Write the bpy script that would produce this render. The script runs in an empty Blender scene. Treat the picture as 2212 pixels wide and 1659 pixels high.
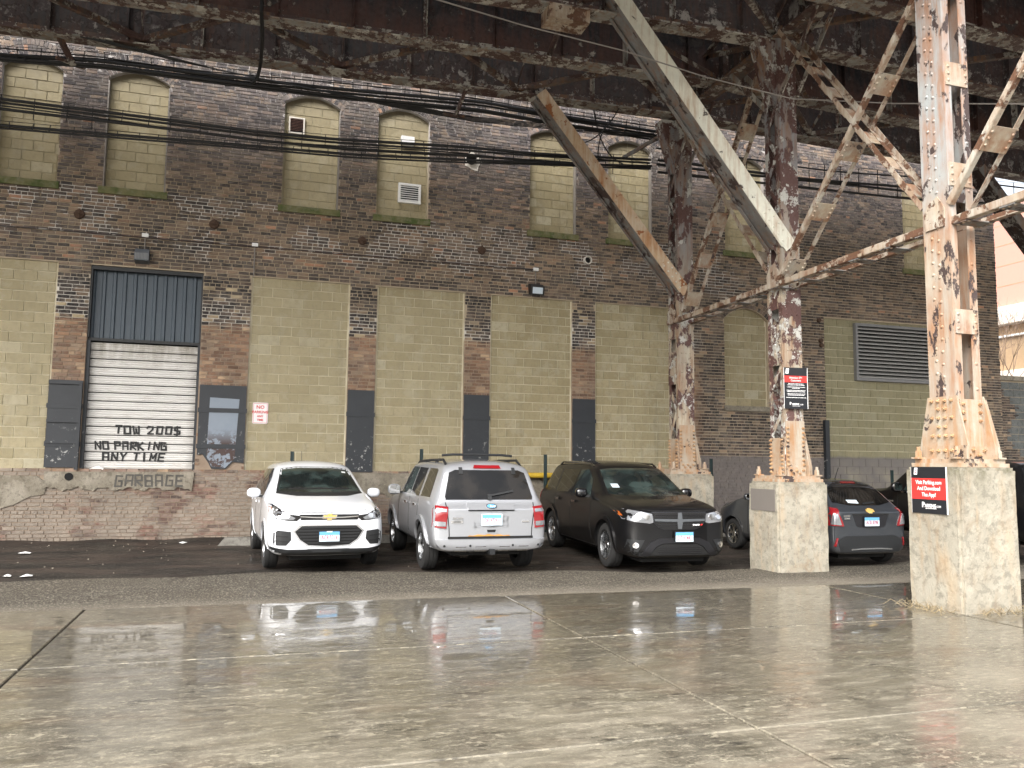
import bpy, bmesh, math, random
from mathutils import Vector, Matrix
from mathutils.bvhtree import BVHTree
random.seed(7)
R = math.radians
S = bpy.context.scene
COL = S.collection

# ------------------------------------------------------------------ camera, sky, sun, exposure
CAMH = 1.65
f_, yaw, pit, rol = 1780.0, 0.308400168, 0.0975625306, 0.0115103137
fwd = Vector((math.sin(yaw)*math.cos(pit), math.cos(yaw)*math.cos(pit), math.sin(pit)))
rt = Vector((math.cos(yaw), -math.sin(yaw), 0)); up = rt.cross(fwd)
r2 = rt*math.cos(rol)+up*math.sin(rol); u2 = -rt*math.sin(rol)+up*math.cos(rol)
cam = bpy.data.objects.new('camera', bpy.data.cameras.new('camera')); COL.objects.link(cam)
cam.matrix_world = Matrix(((r2.x, u2.x, -fwd.x, 0), (r2.y, u2.y, -fwd.y, 0), (r2.z, u2.z, -fwd.z, CAMH), (0, 0, 0, 1)))
cam.data.sensor_width = 36; cam.data.lens = 36*f_/2212; cam.data.clip_end = 3000; cam.data.clip_start = 0.05
S.camera = cam
W = bpy.data.worlds.new("World"); S.world = W; W.use_nodes = True
wn, wl = W.node_tree.nodes, W.node_tree.links
sky = wn.new('ShaderNodeTexSky'); sky.sky_type = 'NISHITA'; sky.sun_disc = False
SUN_EL, SUN_AZ = 40, 222          # azimuth clockwise from +Y: the light comes from behind the camera
sky.sun_elevation = R(SUN_EL); sky.sun_rotation = R(SUN_AZ)
sky.air_density = 1.0; sky.dust_density = 6.0; sky.ozone_density = 1.0
hs = wn.new('ShaderNodeHueSaturation'); hs.inputs['Saturation'].default_value = 0.3   # overcast: the blue is gone
hs.inputs['Value'].default_value = 1.0
wl.new(sky.outputs[0], hs.inputs['Color']); wl.new(hs.outputs[0], wn['Background'].inputs['Color'])
wn['Background'].inputs['Strength'].default_value = 0.15
sun = bpy.data.objects.new('sun', bpy.data.lights.new('sun', 'SUN')); COL.objects.link(sun)
sun.data.energy = 0.9; sun.data.angle = R(35); sun.data.color = (1, .975, .94)
d = Vector((math.sin(R(SUN_AZ))*math.cos(R(SUN_EL)), math.cos(R(SUN_AZ))*math.cos(R(SUN_EL)), math.sin(R(SUN_EL))))
sun.rotation_euler = d.to_track_quat('Z', 'Y').to_euler(); sun.location = d*50
S.view_settings.view_transform = 'Standard'; S.view_settings.look = 'None'; S.view_settings.gamma = 1
S.view_settings.use_curve_mapping = False
S.view_settings.exposure = 1.55
S.cycles.max_bounces = 6

# ------------------------------------------------------------------ object helpers
WL = {}
def tag(o, label=None, cat=None, group=None, kind=None):
    if label: o['label'] = label
    if cat: o['category'] = cat
    if group: o['group'] = group
    if kind: o['kind'] = kind
    return o
def thing(name, label, cat, loc=(0, 0, 0), group=None):
    o = bpy.data.objects.new(name, None); COL.objects.link(o); o.location = loc
    o.empty_display_size = .2
    WL[o.name] = Vector(loc)
    return tag(o, label, cat, group)
def link(name, me, parent=None, loc=(0, 0, 0), kind=None, label=None):
    o = bpy.data.objects.new(name, me); COL.objects.link(o); o.location = loc
    if parent is not None:
        o.parent = parent; WL[o.name] = WL.get(parent.name, Vector((0, 0, 0)))+Vector(loc)
    else: WL[o.name] = Vector(loc)
    if kind: o['kind'] = kind
    if label: o['label'] = label
    return o
class MB:
    """collects simple solids, links them as ONE mesh object"""
    def __init__(s): s.v = []; s.f = []; s.m = []; s.cm = 0
    def quad(s, a, b, c, d_): n = len(s.v); s.v += [Vector(a), Vector(b), Vector(c), Vector(d_)]; s.f.append((n, n+1, n+2, n+3)); s.m.append(s.cm); return s
    def poly(s, pts): n = len(s.v); s.v += [Vector(p) for p in pts]; s.f.append(tuple(range(n, n+len(pts)))); s.m.append(s.cm); return s
    def hexa(s, p):
        n = len(s.v); s.v += [Vector(q) for q in p]
        for f in ((0, 3, 2, 1), (4, 5, 6, 7), (0, 1, 5, 4), (1, 2, 6, 5), (2, 3, 7, 6), (3, 0, 4, 7)): s.f.append(tuple(n+i for i in f)); s.m.append(s.cm)
        return s
    def box(s, x0, x1, y0, y1, z0, z1):
        return s.hexa([(x0, y0, z0), (x1, y0, z0), (x1, y1, z0), (x0, y1, z0), (x0, y0, z1), (x1, y0, z1), (x1, y1, z1), (x0, y1, z1)])
    def beam(s, p0, p1, w, h, upv=(0, 0, 1), off=(0, 0)):
        p0, p1 = Vector(p0), Vector(p1); a = (p1-p0).normalized(); u = Vector(upv)
        sd = a.cross(u).normalized(); u = sd.cross(a).normalized()
        c = sd*off[0]+u*off[1]
        q = [-sd*w/2-u*h/2, sd*w/2-u*h/2, sd*w/2+u*h/2, -sd*w/2+u*h/2]
        return s.hexa([p0+c+k for k in q]+[p1+c+k for k in q])
    def prism(s, pts, d_):
        """pts: planar outline, extruded by vector d_"""
        d_ = Vector(d_); n = len(s.v); k = len(pts); s.v += [Vector(p) for p in pts]+[Vector(p)+d_ for p in pts]
        s.f.append(tuple(range(n, n+k))[::-1]); s.f.append(tuple(range(n+k, n+2*k))); s.m += [s.cm]*2
        for i in range(k): j = (i+1) % k; s.f.append((n+i, n+j, n+k+j, n+k+i)); s.m.append(s.cm)
        return s
    def cyl(s, p0, p1, r0, r1=None, n=12, caps=True):
        r1 = r0 if r1 is None else r1; p0, p1 = Vector(p0), Vector(p1); a = (p1-p0).normalized()
        x = a.orthogonal().normalized(); y = a.cross(x); b = len(s.v)
        for p, r in ((p0, r0), (p1, r1)):
            for i in range(n): t = 2*math.pi*i/n; s.v.append(p+x*r*math.cos(t)+y*r*math.sin(t))
        for i in range(n): j = (i+1) % n; s.f.append((b+i, b+j, b+n+j, b+n+i)); s.m.append(s.cm)
        if caps: s.f.append(tuple(range(b, b+n))[::-1]); s.f.append(tuple(range(b+n, b+2*n))); s.m += [s.cm]*2
        return s
    def tube(s, pts, r, n=6):
        pts = [Vector(p) for p in pts]; b = len(s.v); L = len(pts)
        for i, p in enumerate(pts):
            a = (pts[min(i+1, L-1)]-pts[max(i-1, 0)]).normalized(); x = a.cross(Vector((0.02, .05, 1))).normalized(); y = a.cross(x)
            for k in range(n): t = 2*math.pi*k/n; s.v.append(p+x*r*math.cos(t)+y*r*math.sin(t))
        for i in range(L-1):
            for k in range(n): j = (k+1) % n; s.f.append((b+i*n+k, b+i*n+j, b+(i+1)*n+j, b+(i+1)*n+k)); s.m.append(s.cm)
        s.f.append(tuple(range(b, b+n))); s.f.append(tuple(range(b+(L-1)*n, b+L*n))[::-1]); s.m += [s.cm]*2
        return s
    def lathe(s, prof, c, ax=(0, 1, 0), n=32, closed=False):
        """prof: (radius, along axis)"""
        c = Vector(c); a = Vector(ax).normalized(); x = a.orthogonal().normalized(); y = a.cross(x); b = len(s.v); k = len(prof)
        for i in range(n):
            t = 2*math.pi*i/n; dr = x*math.cos(t)+y*math.sin(t)
            for r, h in prof: s.v.append(c+dr*r+a*h)
        for i in range(n):
            j = (i+1) % n
            for q in range(k if closed else k-1):
                w = (q+1) % k
                s.f.append((b+i*k+q, b+i*k+w, b+j*k+w, b+j*k+q)); s.m.append(s.cm)
        return s
    def mesh(s, name, mats, o=Vector((0, 0, 0)), smooth=False):
        me = bpy.data.meshes.new(name); me.from_pydata([tuple(v-o) for v in s.v], [], s.f)
        for m in (mats if isinstance(mats, (list, tuple)) else [mats]): me.materials.append(m)
        if isinstance(mats, (list, tuple)): me.polygons.foreach_set('material_index', s.m)
        me.validate(); me.update()
        if smooth: sm(me, smooth)
        return me
    def build(s, name, mats, parent=None, smooth=False, kind=None, label=None, fix=False):
        o = WL.get(parent.name, Vector((0, 0, 0))) if parent is not None else Vector((0, 0, 0))
        me = s.mesh(name, mats, o, smooth)
        if fix:
            bm = bmesh.new(); bm.from_mesh(me); bmesh.ops.recalc_face_normals(bm, faces=bm.faces); bm.to_mesh(me); bm.free()
            if smooth: sm(me, smooth)
        return link(name, me, parent, kind=kind, label=label)
def sm(me, ang=40):
    for p in me.polygons: p.use_smooth = True
    if ang is not True:
        bm = bmesh.new(); bm.from_mesh(me)
        for e in bm.edges:
            if len(e.link_faces) == 2 and e.calc_face_angle(0) > R(ang): e.smooth = False
        bm.to_mesh(me); bm.free()
def single(mb, name, mats, label, cat, group=None, **k):
    o = mb.build(name, mats, **k); return tag(o, label, cat, group)
def text_mesh(s, size, mat, name, parent, org, xd, ud, align='CENTER', squeeze=1., bold=0., ext=.002):
    cu = bpy.data.curves.new(name, 'FONT'); cu.body = s; cu.size = size; cu.align_x = align; cu.align_y = 'CENTER'
    cu.extrude = ext; cu.offset = bold; cu.resolution_u = 2; cu.space_character = 1.0
    t = bpy.data.objects.new('t', cu); COL.objects.link(t)
    dg = bpy.context.evaluated_depsgraph_get(); dg.update()
    me = bpy.data.meshes.new_from_object(t.evaluated_get(dg)); bpy.data.objects.remove(t)
    x = Vector(xd).normalized(); u = Vector(ud).normalized(); nrm = x.cross(u)
    o = WL.get(parent.name, Vector((0, 0, 0))) if parent is not None else Vector()
    M = Matrix((x*squeeze, u, nrm)).transposed()
    for v in me.vertices: v.co = M @ v.co + Vector(org) - o
    me.materials.clear(); me.materials.append(mat)
    return link(name, me, parent)

# ------------------------------------------------------------------ material helpers
class NT:
    def __init__(s, name):
        s.mat = bpy.data.materials.new(name); s.mat.use_nodes = True; s.t = s.mat.node_tree
        s.b = s.t.nodes['Principled BSDF']; s.pos = None
    def n(s, k, **kw):
        q = s.t.nodes.new(k)
        for a, v in kw.items(): setattr(q, a, v)
        return q
    def l(s, a, b): s.t.links.new(a, b)
    def i(s, sock, v):
        if v is None: return
        if hasattr(v, 'links') or hasattr(v, 'is_linked'): s.l(v, sock)
        elif isinstance(v, tuple) and len(v) == 3 and sock.type == 'RGBA': sock.default_value = (*v, 1)
        else: sock.default_value = v
    def P(s, sc=(1, 1, 1), loc=(0, 0, 0), obj=False):
        g = s.n('ShaderNodeTexCoord').outputs['Object'] if obj else s.n('ShaderNodeNewGeometry').outputs['Position']
        m = s.n('ShaderNodeMapping'); s.l(g, m.inputs[0]); m.inputs['Scale'].default_value = sc; m.inputs['Location'].default_value = loc
        return m.outputs[0]
    def xyz(s, obj=False):
        g = s.n('ShaderNodeTexCoord').outputs['Object'] if obj else s.n('ShaderNodeNewGeometry').outputs['Position']
        q = s.n('ShaderNodeSeparateXYZ'); s.l(g, q.inputs[0]); return q.outputs
    def noise(s, vec, scale=5, det=5, rough=.6, dist=0.):
        q = s.n('ShaderNodeTexNoise'); s.l(vec, q.inputs['Vector']); q.inputs['Scale'].default_value = scale
        q.inputs['Detail'].default_value = det; q.inputs['Roughness'].default_value = rough; q.inputs['Distortion'].default_value = dist
        return q.outputs['Fac']
    def vor(s, vec, scale=5, feat='F1', out='Distance'):
        q = s.n('ShaderNodeTexVoronoi', feature=feat); s.l(vec, q.inputs['Vector']); q.inputs['Scale'].default_value = scale
        return q.outputs[out]
    def mr(s, v, a, b, c=0., d_=1., clamp=True):
        q = s.n('ShaderNodeMapRange', clamp=clamp); s.i(q.inputs[0], v)
        for k, x in zip((1, 2, 3, 4), (a, b, c, d_)): q.inputs[k].default_value = x
        return q.outputs[0]
    def m(s, op, a, b=None, c=None):
        q = s.n('ShaderNodeMath', operation=op); s.i(q.inputs[0], a); s.i(q.inputs[1], b)
        if c is not None: s.i(q.inputs[2], c)
        return q.outputs[0]
    def mix(s, f, a, b, bt='MIX'):
        q = s.n('ShaderNodeMix', data_type='RGBA', blend_type=bt); s.i(q.inputs[0], f); s.i(q.inputs[6], a); s.i(q.inputs[7], b)
        return q.outputs[2]
    def ramp(s, f, stops):
        q = s.n('ShaderNodeValToRGB'); s.l(f, q.inputs[0]); e = q.color_ramp.elements
        while len(e) < len(stops): e.new(.5)
        for el, (p, c) in zip(e, stops): el.position = p; el.color = (*c, 1)
        return q.outputs[0]
    def bump(s, h, st=.4, dist=.02):
        q = s.n('ShaderNodeBump'); s.l(h, q.inputs['Height']); q.inputs['Strength'].default_value = st; q.inputs['Distance'].default_value = dist
        s.l(q.outputs[0], s.b.inputs['Normal']); return q
    def set(s, **k):
        nm = dict(col='Base Color', rough='Roughness', metal='Metallic', spec='Specular IOR Level', coat='Coat Weight', coatr='Coat Roughness', tr='Transmission Weight', ior='IOR', alpha='Alpha')
        for a, v in k.items(): s.i(s.b.inputs[nm[a]], v)
        return s
def plain(name, col, rough=.5, metal=0., coat=0., var=.12, coatr=.03, bumpy=0.):
    t = NT(name); p = t.P(obj=True); nz = t.noise(p, 6, 4)
    a = tuple(c*(1-var) for c in col); b = tuple(min(1, c*(1+var)) for c in col)
    t.set(col=t.mix(nz, a, b), rough=rough, metal=metal, coat=coat, coatr=coatr)
    if bumpy: t.bump(t.noise(p, 60, 4), .5, bumpy)
    return t.mat
def paint(name, col, metal=0., rough=.35, dirt=.25, cw=1.):
    """car paint with a film of road dirt low down"""
    t = NT(name); p = t.P(); z = t.xyz()[2]; nz = t.noise(p, 5, 6)
    low = t.m('MULTIPLY', t.mr(z, .15, .75, 1, 0), t.mr(nz, .3, .7)); low = t.m('MULTIPLY', low, dirt)
    c = t.mix(low, col, (.16, .14, .12))
    fl = t.noise(t.P(obj=True), 900, 1)
    if metal: c = t.mix(t.mr(fl, .4, .6, 0, .25), c, tuple(min(1, k*1.5+.01) for k in col))
    t.set(col=c, rough=t.mr(low, 0, .3, rough, .6), metal=metal, spec=.12, coat=t.mr(low, 0, .3, cw, .3*cw), coatr=t.mr(nz, .2, .8, .008, .04)); return t.mat
def steel(name, base, base2, rust=.5, peel=.5, seed=0., dark=(.03, .02, .018), streak=(.22, .1, .04), zfade=None, pale=None):
    """old paint on riveted steel: colour patches, rust runs, flaked-off paint down to brown iron"""
    t = NT(name); o = (seed*3.1, seed*1.7, seed*5.3)
    p = t.P((1.5, 1.5, .8) if name.startswith('steel_col') else (1.3, 1.3, 1.3), o); ps = t.P((9, 9, .9), o)
    c = t.mix(t.mr(t.noise(p, 1.3, 5), .35, .65), base, base2)
    c = t.mix(t.mr(t.noise(p, 9, 6), .3, .8, 0, .35), c, tuple(k*.55 for k in base))
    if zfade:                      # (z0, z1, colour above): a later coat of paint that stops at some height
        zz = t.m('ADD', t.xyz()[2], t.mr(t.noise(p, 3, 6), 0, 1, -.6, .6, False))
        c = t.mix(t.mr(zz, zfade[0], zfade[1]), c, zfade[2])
    st = t.m('MULTIPLY', t.mr(t.noise(ps, 1.2, 6, .65), .62-rust*.25, .78-rust*.2), t.mr(t.noise(p, 2.0, 4), .25, .6))
    c = t.mix(t.m('MULTIPLY', st, .8), c, streak)
    fl = t.noise(p, 3.2, 9, .68, .15)
    big = t.noise(p, .9, 2)
    th = .735-peel*.3
    m1 = t.mr(t.m('ADD', fl, t.mr(big, .2, .8, -.1, .1)), th, th+.025)
    edge = t.m('MULTIPLY', t.mr(t.noise(t.P((1, 1, 1), (o[0]+9, o[1], o[2])), 3.2, 8, .75), .525, .545), m1)
    c = t.mix(m1, c, t.mix(t.noise(p, 25, 4), dark, tuple(min(1, k*2.6+.008) for k in dark)))
    if pale:
        ek = t.m('MULTIPLY', edge, .9)
        if name.startswith('steel_web'): ek = t.m('MULTIPLY', ek, t.mr(zz, zfade[0], zfade[1]-.1, 1, .06))
        c = t.mix(ek, c, pale)
    t.set(col=c, rough=t.mr(t.noise(p, 12, 5), .3, .7, .42, .8))
    h = t.m('SUBTRACT', t.m('MULTIPLY', t.noise(p, 30, 6), .3), m1)
    t.bump(h, .7, .012); return t.mat

M = {}
M['black_plastic'] = plain('black_plastic', (.012, .013, .014), .5, bumpy=.001)
M['black_gloss'] = plain('black_gloss', (.006, .006, .007), .12, coat=1)
M['tyre'] = plain('tyre', (.012, .012, .012), .85, var=.3, bumpy=.004)
M['chrome'] = plain('chrome', (.75, .75, .76), .12, 1, var=.05)
M['alloy'] = plain('alloy', (.55, .56, .57), .25, 1, var=.1)
M['alloy_dark'] = plain('alloy_dark', (.05, .05, .055), .3, .8, var=.2)
M['lamp_red'] = plain('lamp_red', (.22, .008, .012), .15, coat=1)
M['lamp_clear'] = plain('lamp_clear', (.3, .31, .33), .15, .6, coat=1, var=.6)
M['lamp_amber'] = plain('lamp_amber', (.35, .09, .015), .2, coat=1)
M['gold'] = plain('gold', (.75, .5, .16), .3, .4, var=.05)
M['white_paint'] = plain('white_paint', (.75, .75, .73), .4)
M['red_print'] = plain('red_print', (.62, .035, .03), .35, var=.03)
M['black_print'] = plain('black_print', (.012, .013, .016), .35, var=.1)
M['white_print'] = plain('white_print', (.8, .8, .8), .4, var=.02)
M['plate_blue'] = plain('plate_blue', (.12, .35, .62), .4, var=.05)
M['plate_pale'] = plain('plate_pale', (.6, .7, .78), .4, var=.05)
M['plate_red'] = plain('plate_red', (.3, .03, .06), .5, var=.02)
M['rust_orange'] = plain('rust_orange', (.5, .24, .05), .8, var=.4)
M['cable'] = plain('cable', (.012, .012, .013), .6, var=.3)
M['conduit'] = plain('conduit', (.22, .2, .18), .6, var=.3)
M['galv'] = plain('galv', (.12, .13, .14), .45, .5, var=.2)
M['post_green'] = plain('post_green', (.02, .04, .04), .5)
M['yellow'] = plain('yellow', (.55, .36, .03), .6, var=.4)
M['rust'] = plain('rust', (.07, .04, .025), .85, var=.5, bumpy=.004)
M['void'] = plain('void', (.006, .006, .006), .9)
M['paper'] = plain('paper', (.7, .7, .68), .8, var=.1)
M['moss_sill'] = None
def glass_dark(name, col=(.008, .012, .012), tint=None):
    t = NT(name); p = t.P(obj=True)
    t.set(col=t.mix(t.mr(t.noise(p, 2.2, 2), .45, .6), col, tint or tuple(c*3 for c in col)), rough=t.mr(t.noise(p, 8, 3), .3, .7, .015, .06), spec=.35, coat=.0, coatr=.01)
    return t.mat
M['glass'] = glass_dark('car_glass', tint=(.03, .045, .042))
M['glass_tint'] = glass_dark('tinted_glass', (.004, .004, .004), (.016, .014, .012))

# steel finishes
M['st_cream'] = steel('steel_cream', (.56, .42, .27), (.58, .48, .36), .5, .25, 1, streak=(.3, .13, .04))
M['st_colC'] = steel('steel_column_pale', (.42, .375, .3), (.36, .325, .28), 1.15, .58, 2, zfade=(4.3, 5.6, (.33, .36, .365)), streak=(.3, .13, .05))
M['st_colA'] = steel('steel_column_rusty', (.5, .45, .35), (.3, .27, .22), .9, .86, 3, zfade=(4.9, 6.6, (.22, .22, .225)), pale=(.5, .5, .46), dark=(.05, .024, .02))
M['st_base'] = steel('steel_base', (.39, .36, .3), (.38, .325, .25), 1.05, .45, 4, streak=(.32, .15, .05))
M['st_angle'] = steel('steel_angle', (.5, .48, .42), (.4, .32, .23), .9, .7, 5, dark=(.07, .035, .02), streak=(.2, .09, .04))
M['st_batten'] = steel('steel_batten', (.46, .4, .3), (.38, .37, .33), 1.15, .5, 6, streak=(.24, .1, .04))
M['st_braceA'] = steel('steel_brace_orange', (.6, .53, .42), (.58, .44, .29), .9, .5, 7, dark=(.16, .06, .02), streak=(.38, .16, .05))
M['st_braceB'] = steel('steel_brace_cream', (.74, .72, .61), (.66, .66, .57), .6, .28, 8, streak=(.34, .2, .1))
M['st_grey'] = steel('steel_grey', (.25, .26, .26), (.15, .14, .13), .7, .6, 9)
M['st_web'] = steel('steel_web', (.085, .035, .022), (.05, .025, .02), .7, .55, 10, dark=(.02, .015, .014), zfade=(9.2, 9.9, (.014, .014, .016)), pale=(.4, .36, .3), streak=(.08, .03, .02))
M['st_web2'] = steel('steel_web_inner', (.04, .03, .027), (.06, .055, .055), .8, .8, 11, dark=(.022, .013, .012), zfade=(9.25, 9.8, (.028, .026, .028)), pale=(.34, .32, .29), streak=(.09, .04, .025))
M['st_flange'] = steel('steel_flange', (.34, .34, .31), (.22, .22, .2), .8, .85, 12, dark=(.045, .025, .02), pale=(.5, .48, .42))
M['st_lat'] = steel('steel_lateral', (.06, .045, .04), (.12, .1, .09), .8, .85, 13, dark=(.04, .022, .018), pale=(.4, .38, .33))

def brick_mat():
    t = NT('old_brick'); p = t.P(); x, y, z = t.xyz()
    g = t.n('ShaderNodeNewGeometry'); oi = t.n('ShaderNodeObjectInfo')
    rnd = t.m('FRACT', t.m('ADD', g.outputs['Random Per Island'], oi.outputs['Random']))
    up_ = t.ramp(rnd, [(0, (.035, .031, .034)), (.35, (.075, .063, .064)), (.7, (.12, .098, .092)), (.985, (.16, .12, .1)), (1, (.3, .17, .11))])
    mid = t.ramp(rnd, [(0, (.035, .029, .026)), (.35, (.075, .057, .047)), (.7, (.14, .1, .073)), (.96, (.21, .145, .095)), (1, (.34, .17, .1))])
    dk = t.ramp(rnd, [(0, (.016, .014, .014)), (.6, (.035, .028, .026)), (.85, (.08, .055, .042)), (1, (.4, .32, .2))])
    org = t.ramp(rnd, [(0, (.12, .07, .045)), (.4, (.21, .12, .072)), (.8, (.27, .165, .1)), (1, (.38, .27, .17))])
    red = t.ramp(rnd, [(0, (.08, .055, .045)), (.3, (.15, .08, .06)), (.6, (.2, .12, .09)), (.85, (.26, .19, .15)), (1, (.32, .26, .21))])
    big = t.noise(p, .55, 4); zz = t.m('ADD', z, t.mr(big, .2, .8, -.9, .9, False))
    c = t.mix(t.mr(zz, 7.2, 8.6), mid, up_)
    zs = t.m('ADD', z, t.mr(t.noise(p, 1.5, 3), .3, .7, -.12, .12, False))
    left = t.mr(x, 10.2, 10.6, 1, 0)                     # piers between the bays, left of the steel columns
    lowr = t.mr(x, 10.2, 10.6)
    c = t.mix(t.m('MULTIPLY', t.mr(zs, 5.45, 5.3), left), c, dk)
    c = t.mix(t.m('MULTIPLY', t.mr(zs, 4.38, 4.3), left), c, org)
    c = t.mix(t.m('MULTIPLY', t.mr(zs, 1.5, 1.44), left), c, red)
    c = t.mix(t.m('MULTIPLY', t.mr(zz, 5.2, 4.2), lowr), c, t.mix(.5, dk, mid))
    tone = t.mr(t.noise(t.P((1, 1, 1.4), (11, 0, 4)), .6, 6, .65), .38, .62, .72, 1.5)
    q = t.n('ShaderNodeVectorMath', operation='SCALE'); t.l(c, q.inputs[0]); t.l(tone, q.inputs['Scale']); c = q.outputs[0]
    buff = t.m('MULTIPLY', t.mr(t.noise(t.P((1, 1, 1.6), (2, 0, 9)), 1.7, 7, .75), .53, .57), t.mr(rnd, .35, .6)); c = t.mix(t.m('MULTIPLY', buff, .6), c, (.26, .19, .13))
    # pale render smeared over the foot of the wall, and the grey-brown paint at its right end
    sm_ = t.m('MULTIPLY', t.mr(t.noise(t.P((1, 1, 1.6), (3, 0, 1)), 1.4, 7, .7), .42, .5), t.mr(zs, 1.5, 1.4))
    sm_ = t.m('MULTIPLY', sm_, left)
    c = t.mix(t.m('MULTIPLY', sm_, .85), c, t.mix(t.noise(p, 7, 5), (.2, .17, .135), (.33, .285, .23)))
    pr = t.m('MULTIPLY', t.m('MULTIPLY', t.mr(t.m('ADD', z, t.mr(t.noise(p, 6, 3), 0, 1, -.05, .05, False)), 1.93, 1.9), t.mr(z, .5, .6)), t.m('MULTIPLY', t.mr(x, 10.3, 10.34), t.mr(x, 13.9, 13.95, 1, 0)))
    c = t.mix(t.m('MULTIPLY', pr, .93), c, (.17, .15, .14))
    c = t.mix(t.mr(t.noise(p, 13, 6, .7), .5, .58, 0, .45), c, t.mix(.5, c, (.34, .3, .25))); c = t.mix(t.mr(t.noise(t.P((1, 1, 2)), 2.2, 8, .7), .52, .56, 0, .3), c, (.2, .17, .14))
    c = t.mix(t.m('MULTIPLY', t.mr(t.noise(t.P((1.2, 1, .35)), 1.1, 5), .5, .72), .35), c, (.025, .022, .022))
    t.set(col=c, rough=.85); t.bump(t.noise(p, 55, 6), .6, .008); return t.mat
def mortar_mat():
    t = NT('mortar'); p = t.P(); x, y, z = t.xyz()
    c = t.mix(t.noise(p, 3, 6), (.3, .24, .17), (.54, .45, .33))
    zz = t.m('ADD', z, t.mr(t.noise(p, .7, 4), .2, .8, -.6, .6, False))
    c = t.mix(t.mr(zz, 7.4, 8.8), c, t.mix(t.noise(p, 2, 5), (.26, .24, .24), (.48, .45, .43)))
    c = t.mix(t.mr(zz, 9.1, 9.5), c, (.37, .35, .335))
    # repointed, nearly white, in ragged bands under the upper sills and across the pier tops
    nb = t.noise(t.P((1, 1, 1), (5, 0, 0)), 1.1, 5)
    band = t.m('MULTIPLY', t.m('MULTIPLY', t.mr(zz, 5.8, 6.1), t.mr(z, 6.98, 7.02, 1, 0)), t.mr(nb, .49, .51))
    band = t.m('MULTIPLY', band, t.mr(x, 11, 12, 1, 0))
    c = t.mix(t.m('MULTIPLY', band, .9), c, (.72, .69, .65))
    b2 = t.m('MULTIPLY', t.m('MULTIPLY', t.mr(z, 4.35, 4.42), t.mr(zz, 5.0, 4.7)), t.mr(x, 10.2, 10.5, 1, 0))
    c = t.mix(t.m('MULTIPLY', b2, .85), c, (.66, .63, .58))
    c = t.mix(t.m('MULTIPLY', t.mr(z, 4.3, 4.2), t.mr(x, 10.2, 10.5, 1, 0)), c, t.mix(t.noise(p, 4, 5), (.24, .17, .12), (.36, .29, .22)))
    pr = t.m('MULTIPLY', t.m('MULTIPLY', t.mr(z, 1.93, 1.9), t.mr(z, .5, .6)), t.m('MULTIPLY', t.mr(x, 10.3, 10.34), t.mr(x, 13.9, 13.95, 1, 0)))
    c = t.mix(t.m('MULTIPLY', pr, .93), c, (.17, .15, .14))
    c = t.mix(t.m('MULTIPLY', t.mr(z, .45, .1), .5), c, (.08, .065, .055))
    t.set(col=c, rough=.9); t.bump(t.noise(p, 40, 6), .6, .01); return t.mat
def block_mat():
    t = NT('painted_block'); p = t.P(); x, y, z = t.xyz()
    g = t.n('ShaderNodeNewGeometry'); oi = t.n('ShaderNodeObjectInfo')
    rnd = t.m('FRACT', t.m('ADD', g.outputs['Random Per Island'], oi.outputs['Random']))
    c = t.ramp(rnd, [(0, (.27, .225, .125)), (.5, (.315, .265, .155)), (.9, (.36, .305, .185)), (1, (.42, .38, .27))])
    c = t.mix(t.mr(t.noise(p, 1.1, 5), .4, .7, 0, .5), c, (.34, .3, .19))
    c = t.mix(t.mr(t.noise(p, 14, 6, .7), .5, .58, 0, .4), c, (.2, .17, .1)); c = t.mix(t.mr(t.noise(p, 3, 8, .75), .54, .57, 0, .35), c, (.42, .38, .28))
    # soot under the arched heads, rain runs
    c = t.mix(t.m('MULTIPLY', t.mr(t.m('ADD', z, t.mr(t.noise(p, 2, 4), 0, 1, -.35, .35, False)), 8.7, 9.5), .75), c, (.06, .05, .035))
    run = t.m('MULTIPLY', t.mr(t.noise(t.P((7, 1, .45)), 1.3, 5), .54, .72), .35)
    c = t.mix(run, c, (.13, .12, .085))
    fade = t.m('MULTIPLY', t.mr(x, 4.6, 5.4, 1, 0), t.mr(x, -.2, 3, .2, .12)); c = t.mix(fade, c, (.42, .37, .25))
    grn = t.m('MULTIPLY', t.mr(x, 13, 14), t.mr(z, 6, 5.5)); c = t.mix(t.m('MULTIPLY', grn, .5), c, (.2, .2, .12))
    grey = t.m('MULTIPLY', t.mr(t.m('ADD', z, t.mr(t.noise(p, 2, 3), 0, 1, -.06, .06, False)), 1.98, 1.9), t.mr(x, 13, 13.5))
    c = t.mix(grey, c, (.165, .15, .14))
    lo = t.m('MULTIPLY', t.mr(z, 1.95, 1.5), t.mr(t.noise(p, 2.5, 5), .4, .7)); c = t.mix(t.m('MULTIPLY', lo, .5), c, (.34, .31, .22))
    t.set(col=c, rough=.8); t.bump(t.noise(p, 70, 5), .5, .005); return t.mat
def block_mortar():
    t = NT('block_joint'); p = t.P(); x, y, z = t.xyz()
    c = t.mix(t.mr(t.noise(p, 2.5, 6), .35, .65), (.5, .45, .31), (.66, .61, .46))
    c = t.mix(t.m('MULTIPLY', t.mr(z, 8.7, 9.4), .7), c, (.08, .07, .05))
    c = t.mix(t.m('MULTIPLY', t.mr(z, 7, 7.1), .6), c, (.23, .2, .12))
    c = t.mix(t.m('MULTIPLY', t.mr(z, 1.98, 1.9), t.mr(x, 13, 13.5)), c, (.15, .135, .125))
    t.set(col=c, rough=.85); t.bump(t.noise(p, 60, 5), .5, .006); return t.mat
M['brick'] = brick_mat(); M['mortar'] = mortar_mat(); M['block'] = block_mat(); M['joint'] = block_mortar()
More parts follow.
